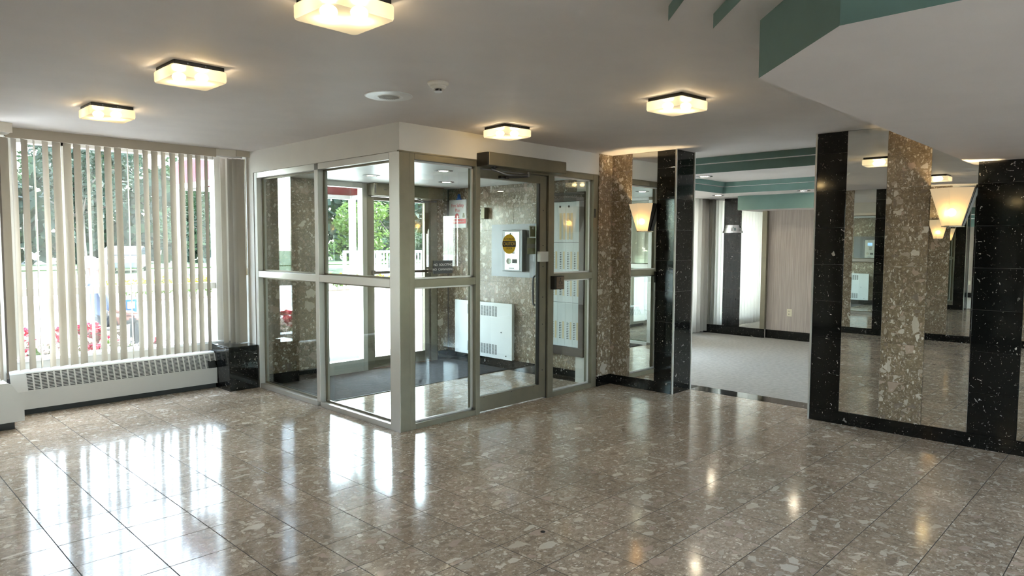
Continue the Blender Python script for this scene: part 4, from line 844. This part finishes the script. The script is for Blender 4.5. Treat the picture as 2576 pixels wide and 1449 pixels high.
# canopy
cy = empty('entrance_canopy', (4.5, 8.2, GZ)); tag(cy, 'dark red fabric canopy on white posts over the entrance', 'canopy')
B().prism([(3.32, 2.50), (5.95, 2.50), (4.63, 3.3)], 'y', 7.52, 9.3).build('fabric_roof', 'awning', cy, fix=True)
for lim in ((3.31, 3.322, 7.52, 9.3), (5.948, 5.96, 7.52, 9.3), (3.323, 5.947, 9.29, 9.302)): bx('fabric_valance', (*lim, 2.22, 2.4995), 'awning', cy)
bx('lining', (3.324, 5.946, 7.52, 9.289, 2.485, 2.4995), 'whitep', cy)
for x in (3.34, 5.93):
    bx('post', (x - 0.04, x + 0.04, 9.2, 9.28, GZ, 2.22), 'whitep', cy)
    bx('edge_rail', (x - 0.03, x + 0.03, 7.5, 9.3, 2.16, 2.2195), 'whitep', cy)
bx('edge_rail', (3.371, 5.899, 9.24, 9.3, 2.16, 2.2195), 'whitep', cy)
# kerbed bed of yellow flowers
kb = empty('planting_island', (9.5, 18.2, GZ)); tag(kb, 'kerbed island bed of yellow flowers in the driveway', 'flower bed')
B().prism([(4.5, 16.3), (11.0, 16.5), (13.0, 17.6), (13.2, 19.4), (4.5, 20.2)], 'z', GZ, GZ + 0.26).build('kerb', 'kerbm', kb, fix=True)
B().prism([(4.7, 16.6), (10.9, 16.8), (12.7, 17.8), (12.9, 19.2), (4.7, 19.9)], 'z', GZ + 0.2601, GZ + 0.30).build('soil', 'soil', kb, fix=True)
# flowers
def clump(rng, r, hgt, n_leaf, n_pet, ls, ps):
    L, P = B(), B()
    for _ in range(n_leaf):
        a, q = rng.uniform(0, 2 * PI), rng.random() ** 0.5 * r; z = hgt * (0.25 + 0.65 * rng.random() * (1 - (q / r) ** 2 * 0.5))
        c = Vector((q * math.cos(a), q * math.sin(a), z)); u = Vector((rng.gauss(0, 1), rng.gauss(0, 1), rng.gauss(0, 0.4))).normalized() * ls; v = u.orthogonal().normalized() * ls * 0.6
        v.rotate(Matrix.Rotation(rng.uniform(0, PI), 3, u)); L.add([c - u, c + v, c + u, c - v], [(0, 1, 2, 3)])
    for _ in range(n_pet):
        a, q = rng.uniform(0, 2 * PI), rng.random() ** 0.5 * r; z = hgt * (0.6 + 0.4 * (1 - (q / r) ** 2)) * rng.uniform(0.85, 1.05)
        c = Vector((q * math.cos(a), q * math.sin(a), z))
        for k in range(4):
            u = Vector((rng.gauss(0, 1), rng.gauss(0, 1), rng.gauss(0, 0.7))).normalized() * ps; v = u.orthogonal().normalized() * ps * 0.9; v.rotate(Matrix.Rotation(rng.uniform(0, PI), 3, u)); P.add([c - u, c + v, c + u, c - v], [(0, 1, 2, 3)])
    return L, P
def plant_proto(name, leaf, petal, seed, r, hgt, label, group):
    L, P = clump(random.Random(seed), r, hgt, 90, 26, 0.045, 0.03)
    t = empty(name, (0, 0, 0)); tag(t, label, 'plant', group)
    L.v.append((0, 0, 0)); L.build('foliage', leaf, t)['kind'] = 'stuff'; P.build('blossoms', petal, t)['kind'] = 'stuff'; B().tube([(0, 0, 0), (0.01, 0, hgt * 0.7)], 0.008, 5).build('stem', leaf, t)
    return t
bed = B().prism([(0.9, 7.5), (3.25, 7.5), (3.25, 8.6), (2.9, 9.3), (0.9, 9.5)], 'z', GZ, GZ + 0.18).build('flower_bed', 'soil', fix=True); tag(bed, 'raised soil bed below the blinds window', 'flower bed')
protos = {'r': plant_proto('red_begonia', 'bronze_leaf', 'petal_r', 1, 0.12, 0.48, 'red flowering begonia in the bed outside the blinds window', 'red begonias under the window'),
          'w': plant_proto('white_begonia', 'leafb', 'petal_w', 2, 0.12, 0.42, 'pale flowering begonia in the bed outside the blinds window', 'white begonias under the window'),
          'y': plant_proto('yellow_marigold', 'leafb', 'petal_y', 3, 0.18, 0.42, 'yellow flowering plant on the driveway island', 'yellow flowers on the island')}
rf = random.Random(5); used = set()
def put(kind, x, y, z, s):
    p = protos[kind]; o = p if kind not in used else copy_tree(p); used.add(kind)
    o.location = (x, y, z); o.rotation_euler = (0, 0, rf.uniform(0, 6.28)); o.scale = (s, s, s * rf.uniform(0.9, 1.1))
for i in range(8):
    for j in range(6):
        x, y = 1.05 + i * 0.30 + rf.uniform(-0.01, 0.01), 7.7 + j * 0.31 + rf.uniform(-0.015, 0.015)
        if x > 3.1 or (x > 2.8 and y > 8.7): continue
        put('r' if (j >= 3) != (rf.random() < 0.25) else 'w', x, y, GZ + 0.18, rf.uniform(0.85, 1.0) * (0.7 if x > 2.4 else 1.0))
for i in range(18):
    for j in range(3): put('y', 4.95 + i * 0.45 + rf.uniform(-0.02, 0.02), 16.95 + j * 0.75 + rf.uniform(-0.1, 0.1) + (0.45 if i > 13 else 0), GZ + 0.30, rf.uniform(0.85, 1.05))
# white picket railing
A, Bp = Vector((18.2, 29.2, 0)), Vector((25.5, 28.4, 0))
wfn = empty('white_railing', (21.8, 28.8, GZ)); tag(wfn, 'white picket railing across the lawn seen through the entrance', 'railing')
dv = (Bp - A); Lr = dv.length; dn = dv.normalized(); ang = math.atan2(dn.y, dn.x)
def along(name, s0, s1, z0, z1, th):
    o = B().box(s0, s1, -th, th, z0, z1).build(name, 'whitep', at=(0, 0, 0)); o.parent = wfn; o.location = A - worg(wfn) + Vector((0, 0, 0)); o.rotation_euler = (0, 0, ang); return o
along('rail', 0, Lr, 1.02, 1.14, 0.05); along('rail', 0, Lr, 0.10, 0.26, 0.05); along('kick_board', 0, Lr, GZ, 0.09, 0.06)
for k in range(5): along('post', k * (Lr - 0.14) / 4, k * (Lr - 0.14) / 4 + 0.14, 0.27, 1.0, 0.06)
for k in range(38):
    s0 = 0.16 + k * (Lr - 0.32) / 38
    if min(abs(s0 - m * (Lr - 0.14) / 4 - 0.05) for m in range(5)) > 0.13: along('picket', s0, s0 + 0.07, 0.27, 1.0, 0.02)
# trees
def crown(seed, rx, rz, n, size, flat=0.0):
    rng = random.Random(seed); b = B()
    blobs = [(Vector((rng.uniform(-1, 1) * rx * 0.7, rng.uniform(-1, 1) * rx * 0.7, rng.uniform(-0.8, 0.9) * rz)), rng.uniform(0.35, 0.6)) for _ in range(16)]
    for _ in range(n):
        c0, s = rng.choice(blobs); d = Vector((rng.gauss(0, 1), rng.gauss(0, 1), rng.gauss(0, 0.8))).normalized() * rng.uniform(0.55, 1.0) ** 0.5
        c = c0 + Vector((d.x * rx * s, d.y * rx * s, d.z * rz * s * 0.8)); u = Vector((rng.gauss(0, 1), rng.gauss(0, 1), rng.gauss(0, 0.6))).normalized() * size * rng.uniform(0.6, 1.3); v = u.orthogonal().normalized() * size * 0.55
        v.rotate(Matrix.Rotation(rng.uniform(0, PI), 3, u)); b.add([c - u, c + v, c + u, c - v], [(0, 1, 2, 3)])
    return b
def tree_proto(name, seed, rx, rz, n, size, leaf, hz, rt_, group):
    t = empty(name, (0, 0, 0)); t['category'] = 'tree'; t['group'] = group
    b = crown(seed, rx, rz, n, size); b.v = [(p[0], p[1], p[2] + hz) for p in b.v]; cr = b.build('crown', leaf, t)
    cr['kind'] = 'stuff'
    rng = random.Random(seed); tr = B().tube([(0, 0, -0.1), (0.05, 0.02, hz * 0.3), (0.1, -0.05, hz * 0.7), (0.05, 0, hz + rz * 0.6)], rt_, 10, r1=rt_ * 0.45)
    for k in range(7):
        a = rng.uniform(0, 6.28); z = hz * rng.uniform(0.5, 1.0); tr.tube([(0.07, 0, z), (math.cos(a) * rx * 0.35, math.sin(a) * rx * 0.35, z + 0.5), (math.cos(a) * rx * 0.7, math.sin(a) * rx * 0.7, z + rng.uniform(0.3, 1.4))], rt_ * 0.35, 6, r1=0.02)
    tr.build('trunk', 'bark', t, smooth=True); return t
tp = {'a': tree_proto('broadleaf_tree', 21, 3.6, 3.4, 5200, 0.20, 'leafa', 5.2, 0.22, 'trees beyond the lawn'), 'b': tree_proto('young_tree', 22, 1.9, 1.7, 2600, 0.13, 'leafb', 2.8, 0.10, 'young trees near the lawn'), 'c': tree_proto('pine_tree', 23, 2.6, 4.2, 5200, 0.17, 'leafc', 6.0, 0.30, 'pines beyond the lawn')}
tused = set(); rtree = random.Random(9)
TREES = [('a', 3.6, 36, 0.72, 'leafy tree behind the left half of the blinds window'), ('c', 9.4, 38.5, 0.85, 'dark pine behind the middle of the blinds window'), ('a', 15.2, 36, 0.74, 'leafy tree showing beside the red canopy through the blinds'),
         ('c', 20.4, 38, 0.85, 'dark pine behind the outer sidelight'), ('a', 26.3, 36.5, 0.78, 'leafy tree behind the white railing'), ('c', 32.2, 38, 0.85, 'dark pine seen through the outer door glass'), ('b', 20.7, 31.6, 0.8, 'slender young tree on the lawn beside the white railing'),
         ('a', 38.5, 38, 0.8, 'leafy tree farthest along the road'), ('b', 29.5, 31.0, 0.85, 'slender young tree on the lawn beyond the railing end')]
for kd, x, y, s, lb in TREES:
    p = tp[kd]; o = p if kd not in tused else copy_tree(p); tused.add(kd)
    o.location = (x, y, GZ); o.rotation_euler = (0, 0, rtree.uniform(0, 6.28)); o.scale = (s, s, s); o['label'] = lb
rg = random.Random(31); hb = B()
for _ in range(26000):
    x = rg.uniform(-6, 78); z = rg.random() ** 0.8 * 12; y = 55 + rg.uniform(-2.2, 2.2) + math.sin(x * 0.9) * 1.2
    if z > 8.4 + 2.4 * math.sin(x * 0.55) + 1.2 * math.sin(x * 1.7): continue
    u = Vector((rg.gauss(0, 1), rg.gauss(0, 0.5), rg.gauss(0, 0.8))).normalized() * rg.uniform(0.35, 0.65); v = u.orthogonal().normalized() * 0.36; v.rotate(Matrix.Rotation(rg.uniform(0, PI), 3, u)); c = Vector((x, y, z)); hb.add([c - u, c + v, c + u, c - v], [(0, 1, 2, 3)])
hb.m = [rg.choice((0, 0, 1)) for _ in hb.f]
tag(hb.build('treeline', ['leafc', 'leafa']), 'dense dark green woods closing the view outdoors', 'treeline', kind='stuff')
# parked cars
def car(x, y, rz, label):
    t = empty('car', (x, y, GZ)); tag(t, label, 'car', 'parked cars')
    side = [(-2.15, 0.28), (-2.2, 0.62), (-2.05, 0.78), (-1.35, 0.86), (-0.75, 1.30), (-0.2, 1.40), (0.55, 1.38), (1.25, 0.98), (1.95, 0.90), (2.2, 0.70), (2.2, 0.28)]
    def prism(name, pts, w, mat):
        o = B().prism(pts, 'y', -w, w).build(name, mat, at=(0, 0, 0), fix=True, bev=0.05 if name == 'body' else 0); o.parent = t; return o
    prism('body', side, 0.86, 'car')
    for s_ in (-1, 1):
        g = B().prism([(-1.15, 0.93), (-0.68, 1.26), (-0.18, 1.34), (0.52, 1.32), (1.05, 0.98)], 'y', s_ * 0.862, s_ * 0.868).build('side_window', 'carglass', at=(0, 0, 0), fix=True); g.parent = t
        for wx in (-1.35, 1.35):
            g = B().lathe([(0.32, -0.1), (0.32, 0.1)], (wx, s_ * 0.80, 0.32), 20, axis='y').build('wheel', 'tyre', at=(0, 0, 0)); g.parent = t
            hgo = B().lathe([(0.18, -0.105), (0.18, 0.105)], (0, 0, 0), 14, axis='y').build('hub', 'alu_w', at=(0, 0, 0)); hgo.parent = g; hgo.location = (wx, s_ * 0.80, 0.32)
    g = B().add([(-1.28, -0.7, 0.93), (-1.28, 0.7, 0.93), (-0.80, 0.62, 1.29), (-0.80, -0.62, 1.29)], [(0, 1, 2, 3)]).build('windscreen', 'carglass', at=(0, 0, 0)); g.parent = t; g.location = (-0.01, 0, 0.015); md = g.modifiers.new('t', 'SOLIDIFY'); md.thickness = 0.01
    t.rotation_euler = (0, 0, rz); return t
car(11.9, 40.5, 1.15, 'white car parked outside behind the blinds'); car(18.6, 40.0, 0.1, 'pale car on the road left of the white railing')
# bench with two people
bn = empty('garden_bench', (2.62, 10.5, GZ)); tag(bn, 'wooden garden bench outside behind the begonias', 'bench')
for k in range(3): bx('seat_slat', (2.42 + k * 0.15, 2.55 + k * 0.15, 9.75, 11.3, 0.31, 0.335), 'wood', bn)
for y in (9.9, 11.15): bx('leg', (2.45, 2.82, y - 0.04, y + 0.04, GZ, 0.31), 'wood', bn)
tb_ = empty('shopping_bag', (2.99, 10.1, 0.5)); tag(tb_, 'blue and white bag on the lap of the person in blue-grey', 'bag')
B().prism([(2.93, 10.05), (3.07, 10.05), (3.06, 10.15), (2.94, 10.15)], 'z', 0.53, 0.72).build('body', 'blue', tb_, fix=True); bx('label_patch', (2.955, 3.045, 10.046, 10.0495, 0.60, 0.69), 'paper', tb_); B().tube([(2.97, 10.1, 0.72), (2.98, 10.1, 0.80), (3.02, 10.1, 0.80), (3.03, 10.1, 0.72)], 0.008, 6).build('handle', 'paper', tb_)
def person(x, y, z, rz, shirt, legs, label, cap):
    """seated figure looking along local +x; z is the seat height"""
    t = empty('person', (x, y, GZ)); tag(t, label, 'person')
    s0 = z - GZ
    J = [('pel', (0, 0, s0 + 0.10), .125, None, 'legs'), ('wst', (-0.01, 0, s0 + 0.25), .118, 0, 'shirt'), ('che', (0.0, 0, s0 + 0.42), .14, 1, 'shirt'), ('nkb', (0.02, 0, s0 + 0.56), .075, 2, 'shirt'), ('nek', (0.035, 0, s0 + 0.62), .05, 3, 'skin'),
         ('jaw', (0.06, 0, s0 + 0.70), .068, 4, 'skin'), ('hed', (0.05, 0, s0 + 0.79), .092, 5, 'skin'), ('top', (0.04, 0, s0 + 0.86), .07, 6, 'skin')]
    for s_ in (-1, 1):
        i = len(J); J += [('sho', (0.0, s_ * 0.17, s0 + 0.52), .062, 3, 'shirt'), ('elb', (0.06, s_ * 0.23, s0 + 0.26), .045, i, 'shirt'), ('wri', (0.27, s_ * 0.16, s0 + 0.19), .028, i + 1, 'skin'), ('pal', (0.34, s_ * 0.14, s0 + 0.18), .034, i + 2, 'skin')]
        for k in range(4): J.append(('fin', (0.43 + 0.012 * (1.5 - abs(k - 1.5)), s_ * (0.115 + 0.018 * k), s0 + 0.165), .009, i + 3, 'skin'))
        J.append(('thu', (0.38, s_ * 0.09, s0 + 0.20), .010, i + 3, 'skin'))
        i = len(J); J += [('hip', (0.08, s_ * 0.09, s0 + 0.085), .09, 0, 'legs'), ('kne', (0.46, s_ * 0.11, s0 + 0.09), .062, i, 'legs'), ('ank', (0.44, s_ * 0.11, 0.10), .042, i + 1, 'legs'), ('hee', (0.44, s_ * 0.11, 0.045), .043, i + 2, 'shoe'), ('toe', (0.62, s_ * 0.12, 0.035), .034, i + 3, 'shoe')]
    me = bpy.data.meshes.new('body'); me.from_pydata([j[1] for j in J], [(j[3], i) for i, j in enumerate(J) if j[3] is not None], [])
    o = bpy.data.objects.new('body', me); COL.objects.link(o); md = o.modifiers.new('skin', 'SKIN'); sv = me.skin_vertices[0].data
    for i, j in enumerate(J): sv[i].radius = (j[2], j[2]); sv[i].use_root = (i == 0)
    ss = o.modifiers.new('sub', 'SUBSURF'); ss.levels = 2; ss.render_levels = 2
    dg = bpy.context.evaluated_depsgraph_get(); dg.update(); ev = o.evaluated_get(dg); nm = bpy.data.meshes.new_from_object(ev); o.modifiers.clear(); o.data = nm
    slot = {'shirt': 0, 'legs': 1, 'skin': 2, 'shoe': 3}; nm.materials.clear()
    for m_ in (shirt, legs, 'skin', 'shoe'): nm.materials.append(MT[m_])
    segs = [(Vector(j[1]), Vector(J[j[3]][1]) if j[3] is not None else Vector(j[1]), j[4]) for j in J]
    for pl in nm.polygons:
        c = pl.center; best = min(segs, key=lambda q: ((q[0] * 0.75 + q[1] * 0.25) - c).length - 0.0); pl.material_index = slot[best[2]]; pl.use_smooth = True
    o.parent = t
    hz = s0 + 0.80
    def child(name, b, mat):
        q = b.build(name, mat, at=(0, 0, 0), smooth=True); q.parent = t
    nb = B().tube([(0.14, 0, hz + 0.0), (0.175, 0, hz - 0.03)], 0.014, 6, r1=0.016); child('nose', nb, 'skin')
    for s_ in (-1, 1):
        child('ear', B().lathe([(0.012, -0.008), (0.026, 0), (0.012, 0.008)], (0.04, s_ * 0.092, hz - 0.01), 10, axis='y'), 'skin'); child('eye', B().lathe([(0.004, -0.004), (0.009, 0.0), (0.004, 0.006)], (0.135, s_ * 0.032, hz + 0.012), 8, axis='x'), 'ink')
    child('mouth', B().box(0.128, 0.142, -0.022, 0.022, hz - 0.072, hz - 0.064), 'red')
    child('hair', B().lathe([(0.09, -0.05), (0.099, 0.0), (0.096, 0.05), (0.07, 0.09), (0.02, 0.105)], (0.02, 0, hz + 0.0), 16), 'hair')
    if cap:
        cp = B().lathe([(0.104, 0.03), (0.104, 0.055), (0.085, 0.10), (0.03, 0.122)], (0.035, 0, hz), 18)
        cp.add([(0.09, -0.085, hz + 0.035), (0.215, -0.055, hz + 0.02), (0.215, 0.055, hz + 0.02), (0.09, 0.085, hz + 0.035), (0.09, -0.085, hz + 0.045), (0.215, -0.055, hz + 0.028), (0.215, 0.055, hz + 0.028), (0.09, 0.085, hz + 0.045)], [(3, 2, 1, 0), (4, 5, 6, 7), (0, 1, 5, 4), (1, 2, 6, 5), (2, 3, 7, 6), (3, 0, 4, 7)])
        child('cap', cp, 'shirt_w')
    t.rotation_euler = (0, 0, rz)
person(2.72, 10.98, 0.37, -0.1, 'shirt_w', 'khaki', 'person in a white shirt and white cap sitting outside', True)
person(2.62, 10.1, 0.37, 0.0, 'shirt_b', 'trouser', 'person in a blue-grey shirt and dark trousers sitting outside', False)
